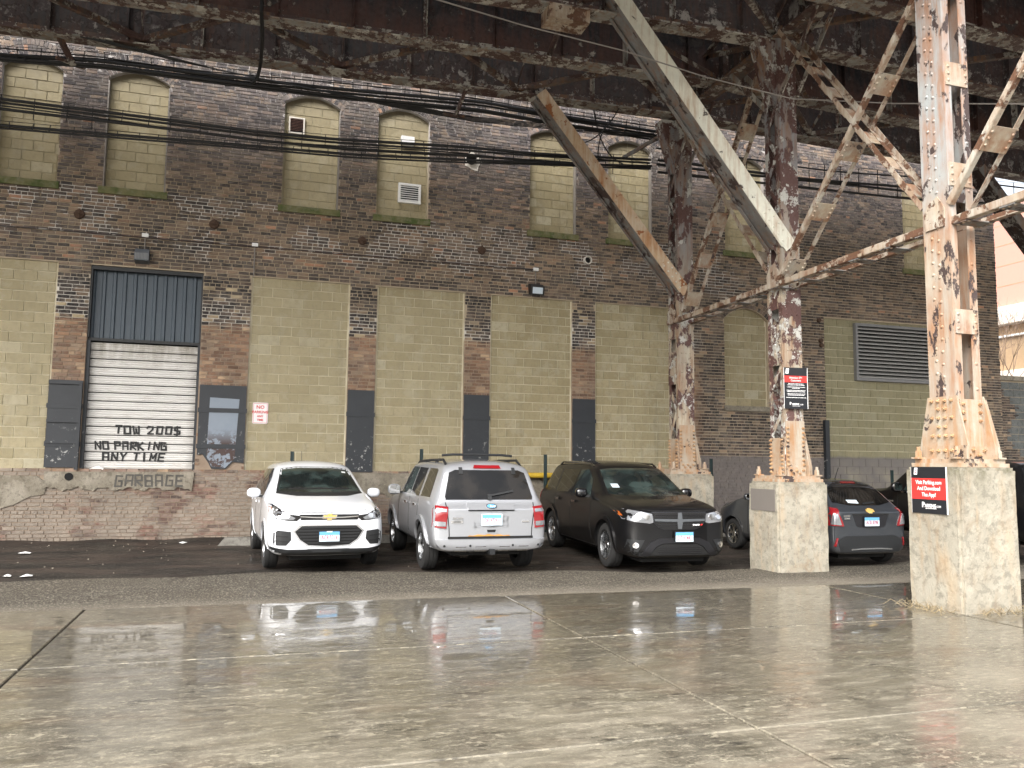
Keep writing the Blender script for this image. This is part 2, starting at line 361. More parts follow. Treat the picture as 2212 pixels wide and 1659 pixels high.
def moss():
    t = NT('mossy_sill'); p = t.P()
    c = t.mix(t.mr(t.noise(p, 5, 6), .35, .6), (.06, .085, .02), (.16, .15, .07)); c = t.mix(t.mr(t.noise(p, 12, 5), .5, .8), c, (.2, .19, .13))
    t.set(col=c, rough=.95); t.bump(t.noise(p, 40, 6), .8, .01); return t.mat
M['moss'] = moss()
def steelplate_black():
    t = NT('black_painted_plate'); p = t.P(); z = t.xyz()[2]
    c = t.mix(t.noise(p, 4, 5), (.014, .017, .021), (.03, .034, .04))
    ch = t.m('MULTIPLY', t.mr(t.noise(p, 9, 8, .7), .6, .64), t.mr(t.m('ADD', z, t.mr(t.noise(p, 1.5, 2), 0, 1, -.5, .5)), 2.5, 1.7))
    c = t.mix(ch, c, (.4, .4, .38)); t.set(col=c, rough=.5); t.bump(t.noise(p, 14, 5), .4, .006); return t.mat
M['plate_black'] = steelplate_black()
def patch_blue():
    t = NT('pale_blue_patch'); p = t.P(); z = t.xyz()[2]
    c = t.mix(t.noise(p, 3, 3), (.2, .24, .29), (.26, .3, .35))
    lo = t.m('MULTIPLY', t.mr(t.noise(p, 7, 9, .75), .46, .5), t.mr(z, 2.3, 2.0)); c = t.mix(lo, c, (.06, .035, .03))
    t.set(col=c, rough=.6); t.bump(t.noise(p, 20, 6), .5, .006); return t.mat
M['patch_blue'] = patch_blue()
def shutter_mat():
    t = NT('shutter_white'); p = t.P(); x, y, z = t.xyz()
    c = t.mix(t.noise(p, 3, 5), (.62, .6, .57), (.74, .73, .7))
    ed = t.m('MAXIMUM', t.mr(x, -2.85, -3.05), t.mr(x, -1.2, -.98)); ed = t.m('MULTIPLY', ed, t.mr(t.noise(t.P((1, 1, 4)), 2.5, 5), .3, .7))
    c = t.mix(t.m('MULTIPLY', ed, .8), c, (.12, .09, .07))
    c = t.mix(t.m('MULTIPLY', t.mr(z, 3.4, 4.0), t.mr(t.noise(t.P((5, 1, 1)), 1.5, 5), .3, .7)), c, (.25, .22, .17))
    c = t.mix(t.m('MULTIPLY', t.mr(t.noise(t.P((2, 1, 9)), 1.6, 6), .55, .75), .5), c, (.32, .28, .24))
    t.set(col=c, rough=.5); return t.mat
M['shutter'] = shutter_mat()
M['panel_blue'] = plain('corrugated_slate_blue', (.055, .075, .095), .45, var=.15)
def conc(name, a, b, stain=(.2, .13, .07), swirl=False, moss_=False):
    t = NT(name); p = t.P(); x, y, z = t.xyz()
    c = t.mix(t.mr(t.noise(p, 2.2, 7), .3, .7), a, b)
    c = t.mix(t.mr(t.noise(p, 11, 7, .7), .51, .58, 0, .5), c, tuple(k*.55 for k in a)); c = t.mix(t.mr(t.noise(p, 5, 8, .75), .54, .57, 0, .3), c, tuple(min(1, k*1.3) for k in b))
    if swirl:
        w = t.n('ShaderNodeTexNoise'); t.l(t.P((1.4, 1.4, .8), (2, 4, 1)), w.inputs['Vector']); w.inputs['Scale'].default_value = 1.0; w.inputs['Distortion'].default_value = 1.6; w.inputs['Detail'].default_value = 2.5
        m_ = t.m('ABSOLUTE', t.m('SUBTRACT', w.outputs['Fac'], .5)); c = t.mix(t.m('MULTIPLY', t.mr(m_, .0, .07, .55, 0), t.mr(t.noise(p, 1.7, 3), .45, .65)), c, stain)
        c = t.mix(t.mr(t.noise(t.P((3, 3, .7)), 1.4, 5), .5, .75, 0, .55), c, (.45, .31, .17))
        c = t.mix(t.m('MULTIPLY', t.mr(z, 1.25, 1.65), t.mr(t.noise(p, 6, 5), .4, .65)), c, (.12, .11, .07))
    t.set(col=c, rough=.8); t.bump(t.m('ADD', t.noise(p, 25, 7, .7), t.m('MULTIPLY', t.noise(p, 5, 4), .8)), .6, .02); return t.mat
M['pier'] = conc('pier_concrete', (.26, .24, .19), (.34, .315, .255), swirl=True)
M['lip'] = conc('dock_concrete', (.17, .145, .105), (.31, .28, .225))
M['stop'] = conc('stop_concrete', (.16, .15, .13), (.22, .21, .185))
M['block_grey'] = conc('grey_block', (.1, .11, .11), (.17, .18, .17))
def road_mat():
    t = NT('wet_concrete'); p = t.P(); x, y, z = t.xyz(); oi = t.n('ShaderNodeObjectInfo')
    c = t.mix(t.mr(t.noise(p, .8, 6), .3, .7), (.09, .081, .058), (.155, .141, .107))
    c = t.mix(t.mr(t.noise(t.P((.5, 1.4, 1)), 2.6, 9, .75), .48, .54, 0, .4), c, (.075, .064, .046))
    c = t.mix(t.mr(t.noise(p, 38, 4, .75), .53, .6, 0, .75), c, (.3, .27, .2))
    c = t.mix(t.mr(t.noise(t.P((.7, 1.3, 1), (2, 2, 0)), 11, 5, .75), .55, .58, 0, .7), c, (.05, .042, .03))
    c = t.mix(t.mr(oi.outputs['Random'], 0, 1, 0, .15), c, (.22, .195, .145))
    dash = t.mr(t.noise(t.P((.45, 1.7, 1), (5, 1, 0)), 9, 4, .7), .585, .61); dash = t.m('MULTIPLY', dash, t.mr(t.noise(p, 1.1, 3), .42, .55))
    c = t.mix(dash, c, (.022, .019, .013))
    c = t.mix(t.mr(t.noise(t.P((.7, 1.2, 1), (8, 4, 0)), 17, 3, .6), .57, .62, 0, .8), c, (.36, .325, .24))
    c = t.mix(t.mr(t.noise(t.P((.35, 1.3, 1), (3, 9, 0)), 2.2, 5, .65), .53, .6, 0, .35), c, (.045, .04, .03))
    pitn = t.vor(t.P((1, 1, 1)), 9); c = t.mix(t.m('MULTIPLY', t.mr(pitn, .06, .11, 1, 0), t.mr(t.noise(p, 1.6, 3), .5, .56)), c, (.03, .025, .018))
    dry = t.m('MULTIPLY', t.mr(t.m('ADD', y, t.mr(t.noise(p, .9, 4), 0, 1, -1.2, 1.2, False)), 7.0, 5.2), t.mr(t.noise(p, 1.2, 7, .7), .42, .55)); c = t.mix(t.m('MULTIPLY', dry, .55), c, (.3, .27, .205))
    ru = t.m('MULTIPLY', t.mr(t.noise(t.P((.5, 1.2, 1), (7, 3, 0)), 1.1, 5), .55, .72), .4); c = t.mix(ru, c, (.17, .1, .055))
    # water film: smooth where it stands, broken up by the grain elsewhere
    fine = t.noise(t.P((.4, 1.6, 1)), 5, 9, .75)
    wet = t.m('ADD', t.mr(t.noise(t.P((.8, 1, 1), (1.3, 0, 0)), .75, 5, .6), .3, .7, .1, .9, False), t.mr(y, 3.5, 7.5, -.3, .34, False))
    wet = t.m('ADD', wet, t.mr(fine, .44, .56, -.34, .34, False))
    wet = t.m('MINIMUM', t.m('MAXIMUM', wet, 0.), 1.)
    c = t.mix(t.m('MULTIPLY', wet, .3), c, (.05, .043, .03))
    t.set(col=c, rough=t.mr(wet, .1, .9, .7, .35), coat=t.mr(wet, .05, .35, .4, 1), coatr=t.mr(wet, .1, .7, .2, .006))
    t.b.inputs['Coat IOR'].default_value = 1.4
    h = t.m('MULTIPLY', t.m('ADD', t.m('MULTIPLY', t.noise(p, 25, 6, .8), 2.0), t.m('MULTIPLY', t.noise(t.P((1, .12, 1)), 120, 2), .8)), t.mr(wet, .35, .95, 1, .05))
    q = t.bump(h, .5, .008)
    q2 = t.n('ShaderNodeBump'); q2.inputs['Strength'].default_value = .12; q2.inputs['Distance'].default_value = .004
    t.l(t.m('MULTIPLY', t.noise(t.P((.5, 1.3, 1)), 26, 7, .7), t.mr(wet, .3, .95, 1, .06)), q2.inputs['Height']); t.l(q2.outputs[0], t.b.inputs['Coat Normal'])
    return t.mat
M['road'] = road_mat()
def asphalt(name, a, b, grit, wet0=.2, mud=False):
    t = NT(name); p = t.P(); x, y, z = t.xyz()
    c = t.mix(t.mr(t.noise(p, 1.1, 6), .3, .7), a, b)
    c = t.mix(t.mr(t.noise(t.P((1, .6, 1)), 42, 3, .7), .54, .6, 0, grit), c, (.26, .235, .19))
    c = t.mix(t.mr(t.noise(p, 25, 4, .75), .54, .6, 0, grit*.5), c, (.2, .18, .14)); c = t.mix(t.mr(t.noise(p, 40, 4, .75), .54, .58, 0, .5), c, (.02, .017, .014))
    if not mud: c = t.mix(t.m('MULTIPLY', t.mr(t.m('ADD', y, t.mr(t.noise(p, 2, 4), 0, 1, -.3, .3, False)), 10.9, 10.2), .55), c, (.24, .215, .17))
    if mud: c = t.mix(t.mr(t.noise(t.P((.6, 1.6, 1)), 1.1, 7), .45, .6), c, (.045, .033, .026))
    w = t.mr(t.noise(t.P((.6, 1.3, 1), (4, 0, 0)), .9, 5), .42, .62)
    t.set(col=c, rough=t.mr(w, 0, 1, .95, .7), coat=t.mr(w, 0, 1, wet0*.2, wet0*1.3), coatr=t.mr(w, 0, 1, .4, .1), spec=.25)
    t.bump(t.m('ADD', t.noise(p, 90, 5, .8), t.m('MULTIPLY', t.noise(p, 6, 5), 1.0)), .7, .02); return t.mat
M['asphalt'] = asphalt('asphalt_strip', (.05, .043, .034), (.08, .069, .054), 1.0, .12)
M['joint_dark'] = plain('joint_filler', (.055, .047, .036), .9)
M['lot'] = asphalt('dirty_asphalt', (.009, .007, .0055), (.02, .016, .013), .2, .22, True)
M['ground'] = asphalt('far_ground', (.06, .055, .05), (.09, .085, .08), .3)
M['pink'] = plain('salmon_panel', (.55, .28, .22), .7, var=.04)
M['pale_wall'] = plain('pale_band', (.62, .58, .52), .7, var=.05)
M['tan'] = plain('tan_brick_far', (.42, .28, .16), .8, var=.2)
M['frame_grey'] = plain('louvre_grey', (.21, .21, .21), .5, .3, var=.15)
M['slat'] = plain('louvre_slat', (.3, .295, .28), .45, .3, var=.2)
M['twig'] = plain('twig', (.2, .14, .1), .8)

# ------------------------------------------------------------------ ground
D = 17.5
gz = lambda y: -.012 if y < 13 else -.012+.13*((min(y, D)-13)/4.5)**1.4
g = MB(); g.quad((-900, -900, -.06), (900, -900, -.06), (900, 900, -.06), (-900, 900, -.06))
tag(g.build('ground', M['ground']), kind='structure')
road = MB(); road.box(-9, 22, -1, 10.5, -.055, -.02)
road = tag(road.build('road', M['joint_dark']), kind='structure')
ex = lambda x: 10.36-.036*(x+2.5)      # far edge of the concrete
xs = [-15.9, -11.15, -6.4, -1.65, 3.16, 7.85, 12.6, 17.3]; ys = [-1.1, 1.75, 4.69, 7.55, None]
for i in range(len(xs)-1):
    for j in range(4):
        a, b = xs[i]+.011, xs[i+1]-.011
        if b < -9 or a > 21: continue
        y0 = ys[j]+.011; ya, yb = (ex(a), ex(b)) if ys[j+1] is None else (ys[j+1]-.011,)*2
        dz = random.uniform(-.003, .003); m_ = MB()
        bv = .007                                # worn arris round each slab
        P0 = [(a, y0), (b, y0), (b, yb), (a, ya)]; cx, cy = (a+b)/2, (y0+ya)/2
        ins = [(x+(bv if x < cx else -bv), y+(bv if y < cy else -bv)) for x, y in P0]
        lo = [Vector((x, y, -.05)) for x, y in P0]; mid_ = [Vector((x, y, dz-.008)) for x, y in P0]; tp = [Vector((x, y, dz)) for x, y in ins]
        m_.v = lo+mid_+tp
        for k in range(4):
            q = (k+1) % 4; m_.f += [(k, q, 4+q, 4+k), (4+k, 4+q, 8+q, 8+k)]
        m_.f.append((8, 9, 10, 11)); m_.m = [0]*len(m_.f)
        m_.build('concrete_slab', M['road'], road)
def sheet(name, mat, x0, x1, yf, yb, zf, nx=60, ny=10, jit=0.):
    m_ = MB(); n = 0
    for j in range(ny+1):
        for i in range(nx+1):
            x = x0+(x1-x0)*i/nx; a, b = yf(x), yb(x); y = a+(b-a)*j/ny
            m_.v.append(Vector((x, y, zf(x, y)+random.uniform(-jit, jit))))
    for j in range(ny):
        for i in range(nx): k = j*(nx+1)+i; m_.f.append((k, k+1, k+nx+2, k+nx+1)); m_.m.append(0)
    return tag(m_.build(name, mat, smooth=True), kind='structure')
wob = lambda x: 12.35+.35*math.sin(x*.5+1.2)+.12*math.sin(x*1.7)-.07*(x-4)
sheet('asphalt_strip', M['asphalt'], -12, 26, lambda x: ex(x)-.0, lambda x: wob(x)+.1, lambda x, y: -.006+.004*math.sin(x*3+y*2), 160, 8, .0015)
def lotz(x, y):
    z = gz(y)+.004*math.sin(x*1.3+y*2.1)+.004*math.sin(x*2.9-y)
    if y > 16.4: z += .07*math.exp(-((x-1.2)/1.6)**2)*(y-16.4)/1.1+.03*math.sin(x*1.9)**2*(y-16.4)
    if y < 12.6: z -= .012
    return z
sheet('parking_lot', M['lot'], -12, 26, wob, lambda x: 17.9, lotz, 150, 40, .003)

# ------------------------------------------------------------------ the brick warehouse
bld = thing('brick_warehouse', 'long sooty brick warehouse with window and door openings filled with tan block', 'building', (7, D, 0))
# openings: x0, x1, z0, z1 (spring of the head), rise
LOW = [(-5.6, -3.62), (-.06, 1.94), (2.52, 4.46), (5.06, 7.02), (7.6, 9.56)]
UPW = [(-6.6, -5.45), (-4.8, -3.75), (-2.94, -1.8), (.46, 1.62), (2.44, 3.58), (5.96, 7.1), (7.93, 9.07), (11.1, 12.24), (16.6, 17.75)]
OPS = [(a, b, 1.46, 5.44, 0, .05) for a, b in LOW]+[(a, b, 7.0, 9.26, .2, .12) for a, b in UPW]
OPS += [(-3.05, -.99, 1.46, 5.44, 0, .16), (11.04, 12.3, 3.14, 5.3, .28, .1), (13.97, 17.45, .1, 5.5, 0, .05)]
WX0, WX1, WZ0, WZ1 = -9.0, 19.78, -.1, 12.0
def inside(x, z, mar=0.):
    for a, b, c, e, rise, dp in OPS:
        if a-mar < x < b+mar and c-mar < z:
            top = e+(rise*(1-((x-(a+b)/2)/((b-a)/2))**2) if rise else 0)
            if z < top+mar: return True
    return False
wall = MB(); zb = sorted({WZ0, WZ1, *[o[2] for o in OPS], *[o[3] for o in OPS], *[o[3]+o[4] for o in OPS]})
xb = sorted({WX0, WX1, *[o[0] for o in OPS], *[o[1] for o in OPS]})
MY = D+.013
for i in range(len(xb)-1):
    for j in range(len(zb)-1):
        cx, cz = (xb[i]+xb[i+1])/2, (zb[j]+zb[j+1])/2
        if any(o[0] < cx < o[1] and o[2] < cz < o[3]+o[4] for o in OPS): continue
        wall.quad((xb[i], MY, zb[j]), (xb[i+1], MY, zb[j]), (xb[i+1], MY, zb[j+1]), (xb[i], MY, zb[j+1]))
for a, b, c, e, rise, dp in OPS:
    y1 = D+.3
    wall.quad((a, MY, c), (a, MY, e), (a, y1, e), (a, y1, c)); wall.quad((b, MY, c), (b, y1, c), (b, y1, e), (b, MY, e))
    wall.quad((a, MY, c), (a, y1, c), (b, y1, c), (b, MY, c))
    N = 14 if rise else 1
    for k in range(N):
        xa, xc = a+(b-a)*k/N, a+(b-a)*(k+1)/N
        za, zc = [e+rise*(1-((q-(a+b)/2)/((b-a)/2))**2) for q in (xa, xc)]
        wall.quad((xa, MY, za), (xc, MY, zc), (xc, y1, zc), (xa, y1, za))
        if rise: wall.quad((xa, MY, za), (xc, MY, zc), (xc, MY, e+rise), (xa, MY, e+rise))
wall.quad((WX1, MY, WZ0), (WX1, D+14, WZ0), (WX1, D+14, WZ1), (WX1, MY, WZ1))
wall.quad((WX0, MY, WZ1), (WX1, MY, WZ1), (WX1, D+14, WZ1), (WX0, D+14, WZ1))
wall.quad((WX0, D+14, WZ0), (WX0, MY, WZ0), (WX0, MY, WZ1), (WX0, D+14, WZ1))
wall = wall.build('wall', M['mortar'], bld)
# bricks: courses of stretchers with some headers; the largest in view are objects, the rest one mesh
CAMP = Vector((0, 0, CAMH))
def seen(x, z, y=D):
    v = Vector((x, y, z))-CAMP; d_ = v.dot(fwd); a, b = v.dot(r2)/d_, v.dot(u2)/d_
    return abs(a) < .615 and abs(b) < .46 and d_ > 0
bl = []; ch = .0722; nrow = int((WZ1-WZ0)/ch)
for r in range(nrow):
    z0 = WZ0+r*ch; x = WX0+random.uniform(0, .21); hdr = (r % 7 == 3)
    while x < WX1-.02:
        Lb = .098 if hdr or random.random() < .05 else .203; x1 = min(x+Lb, WX1)
        a, b = x, x1
        # cut at openings
        zc = z0+ch/2; ia, ib = inside(a, zc, .004), inside(b, zc, .004)
        if ia or ib:
            if ia and ib and inside((a+b)/2, zc): x = x1+.012; continue
            for k in range(8):
                m2 = (a+b)/2
                if ia:
                    if inside(m2, zc, .004): a = m2
                    else: break
                else:
                    if inside(m2, zc, .004): b = m2
                    else: break
            if ia and inside(a, zc, .004):
                lo_, hi = a, b
                for k in range(9):
                    m2 = (lo_+hi)/2
                    if inside(m2, zc, .004): lo_ = m2
                    else: hi = m2
                a = hi
            if ib and inside(b, zc, .004):
                lo_, hi = a, b
                for k in range(9):
                    m2 = (lo_+hi)/2
                    if inside(m2, zc, .004): hi = m2
                    else: lo_ = m2
                b = lo_
        if b-a > .035: bl.append((a+.002, b-.002, z0+.0085, z0+ch-.0085))
        x = x1+.012
# soldier courses over the arched heads take the place of the courses behind them
def near_arch(x, z):
    for a, b, c, e, rise, dp in OPS:
        if rise and a-.4 < x < b+.4:
            hw = (b-a)/2; Rr = (hw*hw+rise*rise)/(2*rise); zc = e+rise-Rr; vx, vz = x-(a+b)/2, z-zc
            if Rr-.03 < math.hypot(vx, vz) < Rr+.35 and abs(math.atan2(vx, vz)) < math.asin(hw/Rr)*1.06-.05: return True
    return False
bl = [q for q in bl if not near_arch((q[0]+q[1])/2, (q[2]+q[3])/2)]
# nothing behind the black steel plates, the dock lip and the plastered arch
def hidden(q):
    x, z = (q[0]+q[1])/2, (q[2]+q[3])/2
    if 1.5 < z < 3.1 and (-3.6 < x < -3.05 or -.95 < x < -.1 or 1.98 < x < 2.48 or 4.5 < x < 5.02 or 7.06 < x < 7.56): return True
    return 1.1 < z < 1.4 and -3.6 < x < -1.1
bl = [q for q in bl if not hidden(q)]
def bbox(m_, a, b, z0, z1, y=D, deep=.05, j=.0035):
    r = lambda: random.uniform(-j, j); yy = y+random.uniform(-.004, .003); n = len(m_.v)
    c = [(a+r(), yy+r(), z0+r()*.6), (b+r(), yy+r(), z0+r()*.6), (b+r(), yy+r(), z1+r()*.6), (a+r(), yy+r(), z1+r()*.6)]
    m_.v += [Vector(p) for p in c]+[Vector((p[0], y+deep, p[2])) for p in c]
    for f in ((0, 1, 2, 3), (4, 5, 1, 0), (5, 6, 2, 1), (6, 7, 3, 2), (7, 4, 0, 3)): m_.f.append(tuple(n+i for i in f)); m_.m.append(0)
dist = lambda q: (Vector(((q[0]+q[1])/2, D, (q[2]+q[3])/2))-CAMP).length/max(q[1]-q[0], .05)**.5
vis = [q for q in bl if seen((q[0]+q[1])/2, (q[2]+q[3])/2) and q[1]-q[0] > .15 and q[2] > .25 and not (0.1 < q[0] < 9.5 and q[2] < 1.2)]
vis.sort(key=dist); top = vis[:300]; ts = set(top)
var = []
for k in range(6): m_ = MB(); bbox(m_, -.1, .1, -.0286, .0286, 0); var.append(m_.mesh('brick', M['brick']))
base = WL[wall.name]
for q in top:
    o = link('brick', random.choice(var), wall, Vector(((q[0]+q[1])/2, D, (q[2]+q[3])/2))-base); o.scale.x = (q[1]-q[0])/.203
rest = MB()
for q in bl:
    if q not in ts: bbox(rest, *q)
for a, b, c, e, rise, dp in OPS:          # rowlock arches, three rings
    if not rise: continue
    cx, hw = (a+b)/2, (b-a)/2; Rr = (hw*hw+rise*rise)/(2*rise); zc = e+rise-Rr; a0 = math.asin(hw/Rr)*1.06
    for ring in range(3):
        r0 = Rr+.008+ring*.116; n = int(2*a0*r0/.072)
        for k in range(n):
            t0 = -a0+2*a0*k/n+.0055/r0*1.0; t1 = -a0+2*a0*(k+1)/n-.0055/r0
            jj = random.uniform(-.004, .004); P4 = [(t0, r0), (t1, r0), (t1, r0+.104), (t0, r0+.104)]
            n0 = len(rest.v); fr = [Vector((cx+rr*math.sin(t), D+jj, zc+rr*math.cos(t))) for t, rr in P4]
            rest.v += fr+[p+Vector((0, .05, 0)) for p in fr]
            for f in ((0, 1, 2, 3), (4, 5, 1, 0), (5, 6, 2, 1), (6, 7, 3, 2), (7, 4, 0, 3)): rest.f.append(tuple(n0+i for i in f)); rest.m.append(0)
# side wall courses round the right-hand corner
for r in range(nrow):
    for k in range(10):
        y0 = D+.03+k*.215+(r % 2)*.1; z0 = WZ0+r*ch; n0 = len(rest.v)
        fr = [Vector((WX1+.008, y0, z0+.006)), Vector((WX1+.008, y0+.2, z0+.006)), Vector((WX1+.008, y0+.2, z0+.066)), Vector((WX1+.008, y0, z0+.066))]
        rest.v += fr+[p-Vector((.05, 0, 0)) for p in fr]
        for f in ((0, 1, 2, 3), (4, 5, 1, 0), (5, 6, 2, 1), (6, 7, 3, 2), (7, 4, 0, 3)): rest.f.append(tuple(n0+i for i in f)); rest.m.append(0)
rest.build('brick', M['brick'], wall, kind='stuff')

# block infill of every opening
bb = []
def infill(a, b, z0, z1, dep, rise=0, bw=.405, bh=.203, skip=None):
    pm = MB(); yb_ = D+dep+.012
    pm.box(a, b, yb_, D+.28, z0, z1+rise); pn = pm.build('blocked_opening', M['joint'], bld)
    n = max(1, round((z1+rise-z0)/bh)); h = (z1+rise-z0)/n; out = []
    for r in range(n):
        x = a-(bw/2 if r % 2 else 0)+random.uniform(-.02, .02)
        while x < b-.03:
            q0, q1 = max(x, a+.03)+.008, min(x+bw, b-.03)-.008; zz0, zz1 = z0+r*h+.008, z0+(r+1)*h-.008
            if q1-q0 > .05 and not (skip and skip(q0, q1, zz0, zz1)): out.append((q0, q1, zz0, zz1))
            x += bw
    return pn, out, D+dep
fills = []
for a, b in LOW: fills.append(infill(a, b, 1.46, 5.44, .05))
for a, b in UPW: fills.append(infill(a, b, 7.0, 9.26, .12, .2, bw=.38))
fills.append(infill(11.04, 12.3, 3.14, 5.3, .1, .28))
LV = (14.9, 17.35, 3.92, 5.42)
fills.append(infill(13.97, 17.45, .1, 5.5, .05))
allb = [(q, pn, yy) for pn, out, yy in fills for q in out if seen((q[0]+q[1])/2, (q[2]+q[3])/2)]
hid = lambda q: (2.0 < q[0] < 9 and q[3] < 1.65)
allb = [t for t in allb if not hid(t[0]) and t[0][1]-t[0][0] > .18]
allb.sort(key=lambda t: (Vector(((t[0][0]+t[0][1])/2, D, t[0][2]))-CAMP).length)
tb = allb[:300]; tset = {(t[0], t[1].name) for t in tb}
varb = []
for k in range(5): m_ = MB(); bbox(m_, -.1965, .1965, -.0955, .0955, 0, .04, .003); varb.append(m_.mesh('block', M['block']))
for q, pn, yy in tb:
    o = link('block', random.choice(varb), pn, Vector(((q[0]+q[1])/2, yy, (q[2]+q[3])/2))-WL[pn.name]); o.scale = ((q[1]-q[0])/.393, 1, (q[3]-q[2])/.191)
for pn, out, yy in fills:
    m_ = MB()
    for q in out:
        if (q, pn.name) not in tset: bbox(m_, *q, yy, .04, .003)
    if m_.v: m_.build('block', M['block'], pn, kind='stuff')
# sills
for a, b in UPW: m_ = MB(); m_.box(a-.07, b+.05, D-.05, D+.12, 6.87, 7.005); m_.build('window_sill', M['moss'], bld)
m_ = MB(); m_.box(11.0, 12.36, D-.05, D+.1, 3.02, 3.145); m_.build('window_sill', M['lip'], bld)
# steel jamb edges on some openings
for x in (-1.81, 1.61, 7.09, 9.06, -2.93): m_ = MB(); m_.box(x-.012, x+.012, D-.003, D+.115, 7.01, 9.2); m_.build('jamb_strip', M['conduit'], bld)

# loading door: corrugated panel over a roller shutter
door = MB(); door.box(-3.05, -.99, D+.2, D+.26, 1.46, 5.44); door = door.build('loading_door', M['void'], bld)
m_ = MB(); x = -3.03
prof = []
while x < -1.01: prof += [(x, .16), (x+.045, .16), (x+.065, .19), (x+.165, .19), (x+.185, .16)]; x += .185
prof = [(min(a, -1.01), b) for a, b in prof]
for i in range(len(prof)-1):
    (xa, ya), (xc, yc) = prof[i], prof[i+1]
    if xc > xa: m_.quad((xa, D+ya, 4.02), (xc, D+yc, 4.02), (xc, D+yc, 5.36), (xa, D+ya, 5.36))
m_.build('corrugated_panel', M['panel_blue'], door, label='dark slate blue corrugated panel over the shutter')
m_ = MB(); m_.box(-3.05, -.99, D+.04, D+.2, 5.36, 5.43); m_.box(-3.05, -.99, D+.1, D+.2, 3.96, 4.02); m_.box(-3.05, -3.015, D+.04, D+.2, 4.02, 5.36); m_.box(-1.025, -.99, D+.04, D+.2, 4.02, 5.36)
m_.build('door_frame', M['black_plastic'], door)
m_ = MB(); m_.box(-3.05, -2.99, D+.06, D+.2, 1.46, 3.96); m_.build('door_track', M['plate_black'], door); m_ = MB(); m_.box(-1.04, -.99, D+.06, D+.2, 1.46, 3.96); m_.build('door_track', M['plate_black'], door)
ns = 15; sh = (3.95-1.48)/ns
for k in range(ns):
    z = 1.48+k*sh; pf = [(.2, 0), (.155, .006), (.15, .02)]
    for q in range(3): b0 = .022+q*(sh-.03)/3; pf += [(.15, b0), (.142, b0+.014), (.15, b0+.028), (.153, b0+.034)]
    pf += [(.158, sh-.02), (.2, sh-.014)]
    m_ = MB()
    for i in range(len(pf)-1):
        (ya, za), (yc, zc) = pf[i], pf[i+1]
        m_.quad((-2.99, D+ya, z+za), (-1.04, D+ya, z+za), (-1.04, D+yc, z+zc), (-2.99, D+yc, z+zc))
    m_.build('shutter_slat', M['shutter'], door)
GL = {'T': [[(0, 1), (1, 1)], [(.5, 1), (.5, 0)]], 'O': [[(0, 0), (0, 1), (1, 1), (1, 0), (0, 0)]], 'W': [[(0, 1), (.1, 0), (.5, .12), (.9, 0), (1, 1)], [(.5, .12), (.5, .7)]],
 '2': [[(0, .8), (.3, 1), (1, .95), (.95, .6), (.1, 0), (1, 0)]], '0': [[(.05, 0), (.05, 1), (.95, 1), (.95, 0), (.05, 0)]], '$': [[(1, 1), (.1, .95), (.1, .55), (.95, .45), (.9, .05), (0, 0)], [(.5, 1.1), (.5, -.12)]],
 'N': [[(0, 0), (0, 1), (1, 0), (1, 1)]], 'P': [[(0, 0), (0, 1), (1, 1), (1, .5), (0, .5)]], 'A': [[(0, 0), (0, 1), (1, 1), (1, 0)], [(0, .45), (1, .45)]], 'R': [[(0, 0), (0, 1), (1, 1), (1, .5), (0, .5), (1, 0)]],
 'K': [[(0, 0), (0, 1)], [(1, 1), (.1, .5), (1, 0)]], 'I': [[(.5, 0), (.5, 1)]], 'G': [[(1, .95), (.1, 1), (0, 0), (1, 0), (1, .5), (.55, .5)]], 'Y': [[(0, 1), (.45, .5), (1, 1)], [(.45, .5), (.4, 0)]],
 'M': [[(0, 0), (0, 1), (.5, .35), (1, 1), (1, 0)]], 'E': [[(1, 1), (0, 1), (0, 0), (1, 0)], [(0, .5), (.85, .5)]], 'C': [[(1, 1), (.2, 1), (0, .5), (.2, 0), (1, 0)]], 'B': [[(0, 0), (0, 1), (1, 1), (1, 0), (0, 0)], [(0, .5), (1, .5)]], 'S': [[(1, 1), (0, 1), (0, .5), (1, .5), (1, 0), (0, 0)]]}
def hand(word, x0, x1, z0, z1, y, mat, parent, th=.034, wsp=.8):
    units = sum(wsp if c == ' ' else 1.6 for c in word)-.6; u = (x1-x0)/units; x = x0; h = z1-z0
    for c in word:
        if c == ' ': x += wsp*u; continue
        m_ = MB(); sk = random.uniform(-.02, .02); zz = random.uniform(-.008, .008)
        for st in GL[c]:
            for i in range(len(st)-1):
                (a, b), (e, f) = st[i], st[i+1]
                pa = Vector((x+a*u+sk*b, y, z0+zz+b*h)); pb = Vector((x+e*u+sk*f, y, z0+zz+f*h)); dv = (pb-pa).normalized()*th*.4
                m_.beam(pa-dv, pb+dv, th*random.uniform(.85, 1.15), .004+random.uniform(0, .002), (0, 1, 0))
        m_.build('letter', mat, parent); x += 1.6*u
M['tarpaint'] = plain('black_brush_paint', (.012, .012, .012), .6)
hand('TOW 200$', -2.47, -1.3, 2.17, 2.31, D+.1385, M['tarpaint'], door)
hand('NO PARKING', -2.8, -1.54, 1.86, 2.0, D+.1385, M['tarpaint'], door)
hand('ANY TIME', -2.66, -1.58, 1.645, 1.79, D+.1385, M['tarpaint'], door)
